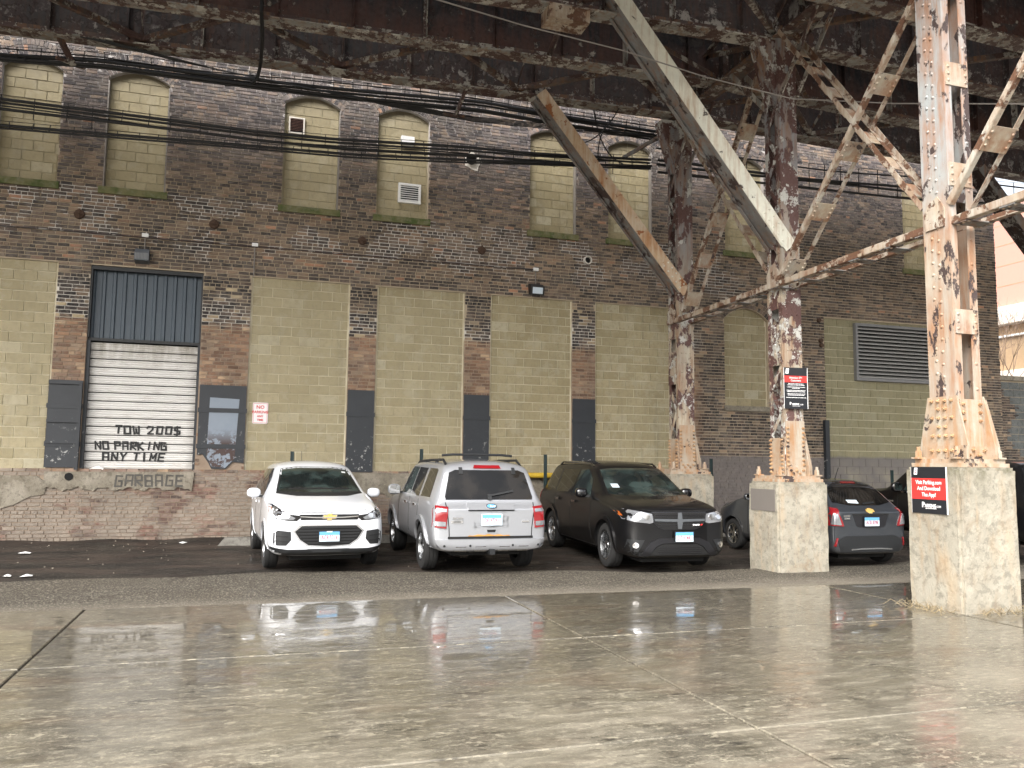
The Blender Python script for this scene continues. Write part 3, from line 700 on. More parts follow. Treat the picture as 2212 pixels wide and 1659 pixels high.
# concrete dock lip with the faded word
m_ = MB(); n = 40
pts = [(-3.62, 1.42)]+[(-3.62+2.6*i/n, 1.1+.03*math.sin(i*.9)+.02*math.sin(i*2.3)) for i in range(n+1)]+[(-.99, 1.43)]
m_.prism([(a, D-.035, b) for a, b in pts], (0, .08, 0)); lip = m_.build('dock_lip', M['lip'], bld, fix=True)
M['faded'] = plain('faded_black_paint', (.09, .085, .075), .85, var=.6)
hand('GARBAGE', -2.4, -1.2, 1.16, 1.36, D-.0375, M['faded'], lip, .035)
m_ = MB(); m_.cyl((-3.2, D-.045, 1.33), (-3.2, D-.02, 1.33), .075, n=14); m_.build('drain_hole', M['void'], lip)
# plastered blocked arch at far left, standing 2 cm proud
m_ = MB(); m_.prism([(-5.4, D-.022, 1.36), (-5.4, D-.022, .7)]+[(-5.0+1.4*i/12, D-.022, .72+.28*math.sin(max(0, i-5)/7*math.pi/2)**2+.012*math.sin(i*2.1)) for i in range(13)]+[(-3.56, D-.022, 1.2), (-3.75, D-.022, 1.34)], (0, .05, 0)); m_.build('plaster_patch', M['lip'], bld, fix=True)
# foundation band under the blocked bays (old render)
m_ = MB()
for a, b in ((2.0, 4.3), (5.1, 9.9)):
    nn = 12; pts = [(a+(b-a)*i/nn, 1.44+.008*math.sin(i*2)) for i in range(nn+1)]+[(a+(b-a)*i/nn, .95+.1*math.sin(i*1.7+a)) for i in range(nn, -1, -1)]
    m_.prism([(x, D-.018, z) for x, z in pts], (0, .04, 0))
m_.build('render_band', M['lip'], bld, fix=True)
# black steel guard plates on the piers between the bays
for a, b, c, e in ((-3.64, -3.06, 1.5, 3.16), (-.96, -.07, 1.52, 3.17), (1.95, 2.51, 1.46, 3.18), (4.47, 5.05, 1.5, 3.17), (7.03, 7.59, 1.5, 3.17)):
    m_ = MB()
    if a == -.96: m_.prism([(a, D-.02, e), (a, D-.02, c+.25), (a+.1, D-.02, c+.27), (a+.22, D-.02, c+.1), (a+.28, D-.02, c-.02), (a+.55, D-.02, c-.02), (a+.68, D-.02, c+.12), (b, D-.02, c+.1), (b, D-.02, e)], (0, .035, 0))
    else: m_.box(a, b, D-.02, D+.015, c, e)
    o = m_.build('guard_plate', M['plate_black'], bld, fix=True)
    if a == -.96:
        m2 = MB(); m2.prism([(-.76, D-.024, 2.92), (-.78, D-.024, 1.75), (-.68, D-.024, 1.55), (-.42, D-.024, 1.52), (-.25, D-.024, 1.7), (-.2, D-.024, 2.9)], (0, .006, 0)); m2.build('paint_patch', M['patch_blue'], o, fix=True, label='pale blue patch of paint flaking off at its foot')
    for zz in ((2.62,) if a > 1 else (2.62, 1.9)): m2 = MB(); m2.box(a-.02, b+.02, D-.032, D-.0205, zz, zz+.09); m2.build('strap', M['plate_black'], o)
m_ = MB()
for zz in (3.08, 2.35, 1.95): m_.box(-3.64, -3.06, D-.06, D-.03, zz, zz+.06)
m_.box(-3.12, -3.06, D-.075, D-.03, 1.46, 3.1); m_.build('corner_guard', M['plate_black'], bld)

# louvres
def louvre(name, x0, x1, z0, z1, y, ns, label, fr=.05, fm='frame_grey', sm_='slat', dep=.06):
    t = thing(name, label, 'louvre', ((x0+x1)/2, y, z0))
    m_ = MB(); m_.box(x0, x1, y-dep, y+.02, z0, z0+fr); m_.box(x0, x1, y-dep, y+.02, z1-fr, z1); m_.box(x0, x0+fr, y-dep, y+.02, z0+fr, z1-fr); m_.box(x1-fr, x1, y-dep, y+.02, z0+fr, z1-fr)
    m_.build('frame', M[fm], t); m_ = MB(); m_.box(x0+fr, x1-fr, y+.012, y+.02, z0+fr, z1-fr); m_.build('backing', M['void'], t)
    p = (z1-z0-2*fr)/ns
    for k in range(ns):
        z = z0+fr+k*p; m_ = MB(); m_.hexa([(x0+fr, y-dep*.9, z+.1*p), (x1-fr, y-dep*.9, z+.1*p), (x1-fr, y+.01, z+.62*p), (x0+fr, y+.01, z+.62*p), (x0+fr, y-dep*.9, z+.42*p), (x1-fr, y-dep*.9, z+.42*p), (x1-fr, y+.01, z+.92*p), (x0+fr, y+.01, z+.92*p)]); m_.build('slat', M[sm_], t)
    return t
louvre('wall_louvre', 14.9, 17.35, 3.92, 5.42, D+.03, 14, 'large grey louvred vent set into the tan block bay at the right', .07, dep=.09)
louvre('wall_louvre', 2.92, 3.42, 7.36, 7.8, D+.1, 7, 'small white louvred vent in the block filled upper window', .05, 'white_paint', 'white_paint')
louvre('wall_louvre', .55, .88, 8.62, 8.98, D+.1, 9, 'small dark rusty vent with pale frame high in a blocked window', .03, 'pale_wall', 'st_web', .03)

# lamps, boxes, pipes on the wall
t = thing('wall_lamp', 'grey finned wall pack lamp above the loading door', 'lamp', (-2.14, D, 5.55))
m_ = MB(); m_.prism([(-2.27, D, 5.8), (-2.27, D-.1, 5.8), (-2.27, D-.2, 5.7), (-2.27, D-.2, 5.56), (-2.27, D, 5.52)], (.26, 0, 0)); m_.build('housing', M['galv'], t, fix=True)
m_ = MB()
for k in range(9): m_.box(-2.25+k*.026, -2.238+k*.026, D-.212, D-.201, 5.58, 5.7)
m_.build('fins', M['frame_grey'], t)
t = thing('flood_light', 'black floodlight with pale lens above the fourth tan block bay', 'lamp', (6.1, D, 5.5))
m_ = MB(); m_.prism([(5.93, D, 5.74), (5.93, D-.1, 5.74), (5.93, D-.24, 5.66), (5.93, D-.2, 5.47), (5.93, D-.05, 5.5)], (.32, 0, 0)); m_.build('housing', M['black_plastic'], t, fix=True)
m_ = MB(); m_.hexa([(5.97, D-.214, 5.5), (6.21, D-.214, 5.5), (6.21, D-.244, 5.64), (5.97, D-.244, 5.64), (5.97, D-.204, 5.5), (6.21, D-.204, 5.5), (6.21, D-.234, 5.64), (5.97, D-.234, 5.64)]); m_.build('lens', M['plate_pale'], t)
m_ = MB(); m_.box(2.95, 3.24, D-.02, D+.11, 8.68, 8.85); single(m_, 'junction_box', M['white_print'], 'white box lamp fixed to the tan block of an upper window', 'box')
def wobble(p0, p1, n=20, a=.01): return [Vector(p0).lerp(Vector(p1), i/n)+Vector((0, 0, random.uniform(-a, a))) for i in range(n+1)]
t = thing('wall_conduit', 'thin rusty conduit running level along the brick above the bays', 'conduit', (0, D, 6.07))
m_ = MB(); m_.tube(wobble((-9, D-.03, 6.03), (6.1, D-.03, 6.09), 40, .006), .014); m_.build('run', M['st_web2'], t)
for x, z1 in ((-2.11, 5.8), (-.03, 5.44), (6.1, 5.72)):
    m_ = MB(); m_.tube([(x, D-.03, 6.05), (x, D-.03, z1)], .012); m_.build('drop', M['conduit'], t)
    m_ = MB(); m_.box(x-.06, x+.06, D-.07, D-.004, 6.06, 6.13); m_.build('junction_cap', M['white_paint'], t)
for i, (x, z, r) in enumerate(((-3.31, 6.41, .1), (-.84, 6.46, .1), (2.16, 6.4, .095), (4.82, 6.44, .1))):
    t = thing('anchor_plate', 'round rusty iron anchor plate in the brick, '+('leftmost of four', 'second from the left of four', 'third from the left of four', 'rightmost of four')[i], 'anchor plate', (x, D, z), 'iron anchor plates on the brick wall')
    m_ = MB(); m_.cyl((x, D-.004, z), (x, D-.05, z), r, r*.8, 16); m_.build('disc', M['rust'], t, smooth=40)
    m_ = MB(); m_.box(x-r*.9, x+r*.9, D-.07, D-.045, z-.014, z+.014); m_.box(x-.014, x+.014, D-.069, D-.046, z-r*.9, z+r*.9); m_.cyl((x, D-.05, z), (x, D-.1, z), .022, n=6); m_.build('cross_bolt', M['rust'], t)
t = thing('pipe_stub', 'round pipe stub with pale rim low in the brick beside the steel brace', 'pipe', (7.38, D, 6.42))
m_ = MB(); m_.lathe([(.1, .0), (.1, -.09), (.075, -.09), (.075, -.02)], (7.38, D, 6.42), n=20); m_.build('rim', M['pale_wall'], t); m_ = MB(); m_.cyl((7.38, D-.03, 6.42), (7.38, D-.02, 6.42), .08, n=16); m_.build('bore', M['void'], t)
t = thing('vent_hole', 'dark round vent hole patched round with pale mortar behind the cables', 'vent', (4.54, D, 8.5))
m_ = MB(); m_.prism([(4.54+(.2+.04*math.sin(i*2.7))*math.cos(i*.5236)+.04, D-.012, 8.46+(.2+.05*math.cos(i*1.9))*math.sin(i*.5236)) for i in range(12)], (0, .02, 0)); m_.build('mortar_ring', M['pale_wall'], t, fix=True)
m_ = MB(); m_.lathe([(.12, -.015), (.12, -.07), (.1, -.07), (.1, -.013)], (4.54, D, 8.5), n=20); m_.cyl((4.54, D-.02, 8.5), (4.54, D-.016, 8.5), .1, n=16); m_.build('duct', M['void'], t)
for i, (x, z) in enumerate(((13.8, 5.42), (13.84, 4.9), (13.86, 4.78))):
    m_ = MB(); m_.cyl((x, D, z), (x, D-.06, z), .06, .05, 12); single(m_, 'wall_bolt', M['rust'], ('topmost of three round iron caps on the brick left of the large louvre', 'middle of three round iron caps on the brick left of the large louvre', 'lowest of three round iron caps on the brick left of the large louvre')[i], 'bolt')
m_ = MB(); m_.box(13.86, 13.9, D-.1, D, .3, 2.86); m_.box(13.9, 13.98, D-.1, D-.06, .3, 2.86); single(m_, 'guard_angle', M['plate_black'], 'tall black steel angle guarding the brick corner behind the small grey car', 'corner guard')
t = thing('gas_pipe', 'short yellow painted horizontal pipe against the wall between two parked cars', 'pipe', (6.1, 17.3, 1.42))
m_ = MB(); m_.cyl((5.5, 17.3, 1.42), (6.75, 17.3, 1.42), .06, n=14); m_.build('pipe', M['yellow'], t, smooth=40)
m_ = MB()
for x in (5.6, 6.3): m_.box(x-.03, x+.03, 17.28, 17.5, 1.3, 1.36); m_.cyl((x-.02, 17.3, 1.42), (x+.02, 17.3, 1.42), .075, n=14)
m_.build('bracket', M['rust'], t)
for i, (x, z, lb) in enumerate(((.84, 1.86, 'behind the white car'), (3.43, 1.95, 'behind the silver car'), (6.16, 1.88, 'between the silver and the black car'), (10.25, 1.84, 'by the grey painted brick'), (15.4, 1.62, 'behind the large black vehicle'))):
    y = 16.9; m_ = MB(); m_.box(x-.03, x+.03, y, y+.006, 0, z); m_.box(x-.035, x-.029, y-.03, y, 0, z); m_.box(x+.029, x+.035, y-.03, y, 0, z)
    single(m_, 'sign_post', M['post_green'], 'thin dark green steel post standing '+lb, 'post', 'bare steel posts along the foot of the wall')
# NO PARKING sign
t = thing('no_parking_sign', 'white and red no parking any time sign on the first tan block bay', 'sign', (.21, D+.03, 2.42))
def rrect(x0, x1, z0, z1, r, y, n=4):
    o = []
    for cx, cz, a in ((x1-r, z1-r, 0), (x0+r, z1-r, 90), (x0+r, z0+r, 180), (x1-r, z0+r, 270)):
        for k in range(n+1): q = R(a+90*k/n); o.append((cx+r*math.cos(q), y, cz+r*math.sin(q)))
    return o
m_ = MB(); m_.prism(rrect(.06, .36, 2.42, 2.85, .03, D+.03), (0, .006, 0)); m_.build('plate', M['white_print'], t, fix=True)
m_ = MB()
for a, b, c, e in ((.075, .345, 2.829, 2.835), (.075, .345, 2.435, 2.441), (.075, .081, 2.441, 2.829), (.339, .345, 2.441, 2.829)): m_.box(a, b, D+.026, D+.0299, c, e)
m_.build('border', M['red_print'], t)
for s_, z, sz in (('NO', 2.755, .1), ('PARKING', 2.655, .075), ('ANY', 2.57, .058), ('TIME', 2.495, .058)): text_mesh(s_, sz, M['red_print'], 'lettering', t, (.21, D+.0275, z), (1, 0, 0), (0, 0, 1), bold=.002)

# low block wall beyond the corner, wire, and the far building
t = thing('block_wall', 'lower wall of brick and grey block continuing beyond the warehouse corner', 'wall', (22, D, 0))
m_ = MB(); m_.box(WX1+.02, 30, D+.15, D+.4, -.1, 4.15); m_.build('core', M['mortar'], t)
m_ = MB(); m_.box(WX1+.02, 30, D+.08, D+.45, 4.15, 4.28); m_.build('coping', M['lip'], t)
m_ = MB(); m2 = MB()
for r in range(20):
    x = WX1+.03+(.1 if r % 2 else 0)
    lim = WX1+1.0+.25*math.sin(r*.9)-.04*r
    z0 = -.05+r*.208
    for rr in range(3):
        xx = WX1+.03+.1*(rr % 2)
        while xx < lim: bbox(m_, xx, xx+.2, z0+rr*.0693+.005, z0+rr*.0693+.063, D+.14); xx += .213
    xx = lim+.02
    while xx < 29.6: bbox(m2, xx, xx+.39, z0+.006, z0+.202, D+.14); xx += .405
m_.build('brick', M['brick'], t, kind='stuff'); m2.build('block', M['block_grey'], t, kind='stuff')
t = thing('office_building', 'salmon and white office building with wide windows, far right beyond the warehouse', 'building', (40, 34, 0))
FX = 38.0
m_ = MB(); m_.box(FX, FX+16, 8, 60, 10.3, 15.9); m_.build('upper_storey', M['pink'], t)
m_ = MB(); m_.box(FX-.25, FX+16, 8, 60, 9.35, 10.29); m_.build('white_band', M['pale_wall'], t)
m_ = MB(); m_.box(FX+.4, FX+16, 8, 60, 6.9, 9.34); m_.build('window_wall', M['tan'], t)
m_ = MB(); m_.box(FX-.1, FX+16, 8, 60, -.05, 6.89); m_.build('lower_wall', M['pale_wall'], t)
for k in range(10):
    y = 20+k*2.4; m_ = MB(); m_.box(FX+.1, FX+.3, y, y+.1, 6.9, 9.34); m_.box(FX+.1, FX+.3, y+.1, y+2.4, 8.7, 8.8); m_.build('window_frame', M['white_paint'], t)
    m_ = MB(); m_.box(FX+.3, FX+.34, y+.1, y+2.4, 6.9, 8.7); m_.build('pane', plain('pane_tan', (.36, .25, .15), .3, var=.2) if k == 0 else bpy.data.materials['pane_tan'], t)
for z in (11.4, 12.5, 13.6, 14.7): m_ = MB(); m_.box(FX-.012, FX-.001, 8, 60, z, z+.03); m_.build('panel_joint', M['tan'], t)
tw = MB()
def branch(p, d_, L, r, n):
    q = p+d_*L; tw.cyl(p, q, r, r*.6, 5, False)
    if n:
        for k in range(3): branch(q, (d_+Vector((random.uniform(-.8, .8), random.uniform(-.8, .8), random.uniform(-.3, .7)))).normalized(), L*.72, r*.6, n-1)
for y in (24, 26, 28): branch(Vector((28.5+random.uniform(-1, 1), y, 0)), Vector((0, 0, 1)), 2.8, .05, 5)
single(tw, 'bare_tree', M['twig'], 'bare leafless twigs in front of the far office building', 'tree')

# ------------------------------------------------------------------ the elevated railway
RIV = None
def rivet_mesh(r, mat):
    m_ = MB(); m_.lathe([(r, 0), (r*.85, r*.4), (r*.45, r*.65), (.0005, r*.72)], (0, 0, 0), ax=(0, 0, 1), n=8); return m_.mesh('rivet', mat, smooth=True)
RV = {k: rivet_mesh(.021, M[k]) for k in ('st_colC', 'st_colA', 'st_base', 'st_batten', 'st_braceB')}
def bolt_mesh(mat):
    m_ = MB(); m_.cyl((0, 0, 0), (0, 0, .02), .022, n=6); m_.cyl((0, 0, .02), (0, 0, .045), .011, n=6); return m_.mesh('bolt', mat)
BM = bolt_mesh(steel('steel_bolt', (.42, .26, .13), (.5, .35, .22), .8, .5, 21))
Q = {'-x': Matrix.Rotation(R(-90), 4, 'Y').to_euler(), '-y': Matrix.Rotation(R(90), 4, 'X').to_euler(), '+x': Matrix.Rotation(R(90), 4, 'Y').to_euler(), 'z': Matrix.Identity(4).to_euler()}
def put(me, name, parent, p, ax):
    o = link(name, me, parent, Vector(p)-WL[parent.name]); o.rotation_euler = Q[ax]; return o
def column(cx, cy, pz, label, kind, x0, x1, y0, y1, mat, pier_label, sw):
    # concrete pier
    pr = thing('concrete_pier', pier_label, 'pier', ((x0+x1)/2, (y0+y1)/2, 0), 'concrete piers under the steel columns')
    bm = bmesh.new(); bmesh.ops.create_cube(bm, size=1)
    for v in bm.verts: v.co = Vector((v.co.x*(x1-x0), v.co.y*(y1-y0), (v.co.z+.5)*(pz+.1)-.1))
    bmesh.ops.bevel(bm, geom=[e for e in bm.edges], offset=.035, segments=2, affect='EDGES')
    bmesh.ops.subdivide_edges(bm, edges=bm.edges, cuts=9, use_grid_fill=True)
    from mathutils import noise as mn
    for v in bm.verts:
        p = v.co+Vector((cx, cy, 0)); nn = mn.noise(p*3)+.5*mn.noise(p*9); v.co += Vector((1 if v.co.x > 0 else -1, 1 if v.co.y > 0 else -1, 0))*nn*.009
    me = bpy.data.meshes.new('block'); bm.to_mesh(me); bm.free(); me.materials.append(M['pier']); sm(me, 35); link('body', me, pr)
    # steel column
    t = thing('steel_column', label, 'column', (cx, cy, pz), 'riveted steel columns of the elevated railway')
    z = pz
    m_ = MB(); m_.box(x0+.06, x1-.06, y0+.05, y1-.05, z+.002, z+.05); m_.build('base_plate', M['st_base'], t); m_ = MB(); m_.box(x0+.09, x1-.09, y0+.08, y1-.08, z+.05, z+.1); m_.build('base_plate', M['st_base'], t)
    z += .1; hw = .18; hd = .19; zt = 9.02
    for sx in (-1, 1):
        for sy in (-1, 1):
            px, py = cx+sx*min(.36, (x1-x0)/2-.13), cy+sy*.29; m_ = MB(); m_.box(px-.06, px+.06, py-.06, py+.06, z, z+.02); m_.cyl((px, py, z+.02), (px, py, z+.06), .042, n=6); m_.cyl((px, py, z+.062), (px, py, z+.1), .04, n=6); m_.cyl((px, py, z+.1), (px, py, z+.15), .024, n=8); m_.build('anchor_bolt', M['st_base'], t)
    if kind == 'C':
        for s_ in (-1, 1):
            xo = cx+s_*hw; th = .016
            m_ = MB(); m_.box(min(xo, xo+s_*th), max(xo, xo+s_*th), cy-hd, cy+hd, z, zt); m_.build('side_plate', mat, t)
            for sy in (-1, 1):
                m_ = MB(); ya = cy+sy*(hd+.001); m_.box(min(xo-s_*.1, xo+s_*th), max(xo-s_*.1, xo+s_*th), min(ya, ya+sy*.014), max(ya, ya+sy*.014), z, zt)
                m_.build('corner_angle', mat, t)
            # flared gusset on the outer face
            g0 = xo+s_*th; m_ = MB(); m_.prism([(g0, cy-.36, z), (g0, cy-.36, z+.16), (g0, cy-.22, z+.76), (g0, cy+.22, z+.76), (g0, cy+.36, z+.16), (g0, cy+.36, z)], (s_*.02, 0, 0)); m_.build('gusset', M['st_base'], t, fix=True)
            m_ = MB(); m_.box(min(g0+s_*.02, g0+s_*.038), max(g0+s_*.02, g0+s_*.038), cy-.36, cy+.36, z, z+.16); m_.build('base_angle', M['st_base'], t)
        ww = hw
        for sy in (-1,):
            m_ = MB(); m_.box(cx-.16, cx+.16, cy-hd-.034, cy-hd-.016, z, z+.72); m_.build('web_plate', M['st_base'], t)
            m_ = MB(); m_.box(cx-.2, cx+.2, cy-hd-.06, cy-hd-.035, z, z+.15); m_.build('base_angle', M['st_base'], t)
            m_ = MB(); m_.prism([(cx+.2, cy-hd-.03, z), (cx+.2, cy-hd-.03, z+.72), (cx+.25, cy-hd-.03, z+.72), (cx+.43, cy-hd-.03, z+.16), (cx+.43, cy-hd-.03, z)], (0, .02, 0)); m_.build('wing_plate', M['st_base'], t, fix=True)
        for k, zz in enumerate((3.3, 4.0+.55, 5.15, 6.45, 7.75)):
            if k == 1: continue
            m_ = MB(); m_.box(cx-hw+.01, cx+hw-.01, cy-hd-.03, cy-hd-.0165, zz, zz+.3); m_.build('batten_plate', M['st_batten'], t)
            for sx in (-1, 1):
                for q in (.06, .15, .24): put(RV['st_batten'], 'rivet', t, (cx+sx*.135, cy-hd-.016-.014, zz+q), '-y')
        m_ = MB(); m_.box(cx-hw+.1, cx+hw-.1, cy-hd-.012, cy-hd+.0, 4.95, 5.2); m_.build('batten_plate', M['st_grey'], t)
        zz = z+.85; k = 0
        while zz < 8.8:
            for off in (-.05, .05): put(RV['st_colC'], 'rivet', t, (cx-hw-.016, cy+off+.02, zz+(.05 if off > 0 else 0)), '-x')
            if k % 2 == 0: put(RV['st_colC'], 'rivet', t, (cx+.13, cy-hd-.015, zz), '-y')
            zz += .155; k += 1
        for r_, zz in enumerate((.71, .61, .5, .39, .28)):
            for off in ((-.15, -.05, .05, .15) if r_ % 2 == 0 else (-.05, .05)): put(BM, 'bolt', t, (cx-hw-.036, cy+off, z+zz), '-x')
        for off in (-.24, -.15, -.05, .05, .15): put(BM, 'bolt', t, (cx-hw-.054, cy+off, z+.1), '-x')
        for zz in (.66, .56, .46):
            for sx in (-1, 1): put(BM, 'bolt', t, (cx+sx*.13, cy-hd-.034, z+zz), '-y')
        for a, b in ((-.15, .11), (-.09, .05), (-.03, .11), (.06, .05), (.14, .1)): put(BM, 'bolt', t, (cx+a, cy-hd-.06, z+b), '-y')
    else:
        for sy in (-1, 1):
            ya = cy+sy*hd; m_ = MB(); m_.box(cx-.17, cx+.18, min(ya, ya+sy*.018), max(ya, ya+sy*.018), z, zt); m_.build('cover_plate', mat, t)
        for sx in (-1, 1):
            xo = cx+sx*(hw+.002)
            for sy in (-1, 1):
                m_ = MB(); m_.box(min(xo, xo-sx*.014), max(xo, xo-sx*.014), min(cy+sy*hd, cy+sy*(hd-.09)), max(cy+sy*hd, cy+sy*(hd-.09)), z, zt)
                if sx > 0 or sy < 0: m_.box(cx+sx*.178-.001, cx+sx*.178+.001, cy+sy*(hd-.02)-.001, cy+sy*(hd-.02)+.001, z, zt)
                m_.build('corner_angle', mat, t)
            xf = xo+sx*.002
            for a, b in ((z, z+.62), (3.35, 4.05), (4.3, 4.75), (8.3, 9.0)):
                m_ = MB(); m_.box(min(xf, xf+sx*.012), max(xf, xf+sx*.012), cy-hd, cy+hd, a, b); m_.build('tie_plate', M['st_base'] if a == z else mat, t)
            zz = z+.66; k = 0
            spans = [(z+.66, 3.3), (4.8, 8.25)]
            for a, b in spans:
                n = max(2, round((b-a)/.42)); h = (b-a)/n
                for k in range(n):
                    s_ = 1 if k % 2 else -1
                    m_ = MB(); m_.beam((xf+sx*.006, cy-s_*(hd-.05), a+k*h), (xf+sx*.006, cy+s_*(hd-.05), a+(k+1)*h), .07, .012, (1, 0, 0)); m_.build('lacing_bar', mat, t)
        m_ = MB(); m_.prism([(cx+hw+.014, cy-.3, z), (cx+hw+.014, cy-.3, z+.15), (cx+hw+.014, cy-.18, z+.6), (cx+hw+.014, cy+.18, z+.6), (cx+hw+.014, cy+.3, z)], (.018, 0, 0)); m_.build('gusset', M['st_base'], t, fix=True)
        m_ = MB(); m_.prism([(cx+.19, cy-hd-.02, z), (cx+.19, cy-hd-.02, z+.7), (cx+.21, cy-hd-.02, z+.7), (cx+.33, cy-hd-.02, z+.14), (cx+.33, cy-hd-.02, z)], (0, .018, 0)); m_.build('wing_plate', M['st_base'], t, fix=True)
        m_ = MB(); m_.box(cx-.175, cx+.185, cy-hd-.032, cy-hd-.019, z, z+.9); m_.build('web_plate', M['st_base'], t)
        m_ = MB(); m_.box(cx-.18, cx+.18, cy-hd-.06, cy-hd-.033, z, z+.14); m_.build('base_angle', M['st_base'], t)
        for k in range(9):
            for sx in (-1, 1): put(BM, 'bolt', t, (cx+sx*.15, cy-hd-.032, z+.18+k*.075), '-y')
            for sy in (-1, 1): put(BM, 'bolt', t, (cx-hw-.016, cy+sy*.15, z+.06+k*.065), '-x')
        for a, b in ((-.12, .09), (-.07, .04), (-.01, .09), (.05, .04), (.12, .09)): put(BM, 'bolt', t, (cx+a, cy-hd-.06, z+b), '-y')
        zz = 3.0
        while zz < 4.8:
            for off in (-.1, 0.0, .1): put(RV['st_colA'], 'rivet', t, (cx+off, cy-hd-.018, zz), '-y')
            zz += .2
        for zz in (3.4, 3.55, 3.7, 3.85, 4.0, 4.35, 4.5, 4.65):
            for off in (-.14, 0, .14): put(RV['st_colA'], 'rivet', t, (cx-hw-.016, cy+off, zz), '-x')
        # flaring head
        m_ = MB(); m_.prism([(cx-hw, cy-.16, 7.9), (cx-hw-.32, cy-.16, 9.0), (cx+hw, cy-.16, 9.0), (cx+hw, cy-.16, 7.9)], (0, .32, 0)); m_.build('column_head', mat, t, fix=True)
    return t, pr
CA = (8.60, 15.3); CB = (8.57, 11.74); CC = (8.30, 8.0)
tC, pC = column(*CC, 1.68, 'pale riveted column nearest the camera on the tall pier with the app sign', 'C', 7.88, 8.78, 7.6, 8.42, M['st_colC'], 'large pale concrete pier nearest the camera carrying the red and black app sign', 1)
tB, pB = column(*CB, 1.42, 'peeling riveted column in the middle carrying the black notice board', 'B', 8.08, 9.05, 11.33, 12.15, M['st_colA'], 'middle concrete pier with a grey painted rectangle on its left face', 1)
tA, pA = column(*CA, 1.5, 'farthest peeling riveted column, right behind the black car', 'A', 8.08, 9.12, 14.9, 15.7, M['st_colA'], 'farthest stained concrete pier behind the hood of the black car', 1)
m_ = MB(); m_.box(8.068, 8.076, 11.4, 12.06, .95, 1.3); m_.build('paint_patch', plain('grey_brown_paint', (.15, .135, .12), .7, var=.04), pB)

# members made of two angles with battens
def laced(name, label, p0, p1, sep, nb, mat, mb_, group=None, leg=.07, bw=.3, start=.12, end=.9, plate_side=-1):
    p0, p1 = Vector(p0), Vector(p1); t = thing(name, label, 'brace', p0, group); a = (p1-p0).normalized()
    nrm = Vector((1, 0, 0)).cross(a).normalized()
    if nrm.z < 0: nrm = -nrm
    for s_ in (-1, 1):
        o = Vector((s_*sep/2, 0, 0)); m_ = MB(); m_.beam(p0+o, p1+o, .012, leg, nrm); m_.beam(p0+o+nrm*leg/2*plate_side-Vector((s_*leg/2, 0, 0)), p1+o+nrm*leg/2*plate_side-Vector((s_*leg/2, 0, 0)), leg, .012, nrm)
        m_.build('angle_bar', mat, t)
    L = (p1-p0).length
    for k in range(nb):
        c = p0+a*L*(start+(end-start)*k/max(1, nb-1)); m_ = MB(); q = nrm*(leg/2+.014)*plate_side
        m_.beam(c+q-Vector((sep/2, 0, 0)), c+q+Vector((sep/2, 0, 0)), bw, .012, nrm); m_.build('batten_plate', mb_, t)
        for s_ in (-1, 1):
            for w_ in (-.08, 0, .08):
                o = link('rivet', RV['st_batten'], t, c+q+nrm*plate_side*.006+Vector((s_*(sep/2-.04), 0, 0))+a*w_-p0); o.rotation_euler = (nrm*plate_side).to_track_quat('Z', 'Y').to_euler()
    return t
G = 'diagonal braces between the columns'
laced('cross_brace', 'batten plated diagonal falling from the middle column head to the nearest column', (8.43, 11.3, 9.0), (8.3, 8.22, 4.98), .36, 7, M['st_angle'], M['st_batten'], G)
laced('cross_brace', 'batten plated diagonal rising from the middle column up to the nearest column top', (8.40, 11.45, 4.72), (8.3, 8.1, 8.0), .36, 5, M['st_angle'], M['st_batten'], G, start=.07, end=.93)
laced('cross_brace', 'rusty diagonal falling from the farthest column head to the middle column', (8.58, 15.0, 8.95), (8.57, 11.95, 5.0), .34, 6, M['st_angle'], M['st_batten'], G)
laced('cross_brace', 'rusty diagonal rising from the farthest column to the middle column head', (8.58, 14.95, 4.85), (8.57, 11.95, 8.95), .34, 6, M['st_angle'], M['st_batten'], G, start=.06)
laced('cross_brace', 'batten plated diagonal rising from the nearest column out of the right edge', (8.3, 7.8, 4.92), (8.25, 4.9, 8.3), .4, 5, M['st_angle'], M['st_batten'], G, start=.19, end=.95)
laced('tie_strut', 'long level double strut running across all three columns at mid height', (8.59, 15.5, 4.68), (8.25, 4.6, 4.72), .42, 14, M['st_angle'], M['st_grey'], None, leg=.09, bw=.2)
for (x, y, z), mt in (((8.11, 8.0, 4.75), 'st_angle'), ((8.38, 11.74, 4.8), 'st_angle'), ((8.4, 15.3, 4.75), 'st_angle')):
    m_ = MB(); m_.prism([(x-.03, y-.14, z-.1), (x-.03, y-.16, z+.12), (x-.03, y-.05, z+.3), (x-.03, y+.1, z+.22), (x-.03, y+.17, z+.1), (x-.03, y+.15, z-.1)], (.02, 0, 0)); p = tC if y < 9 else tB if y < 13 else tA; m_.build('gusset', M[mt], p, fix=True)
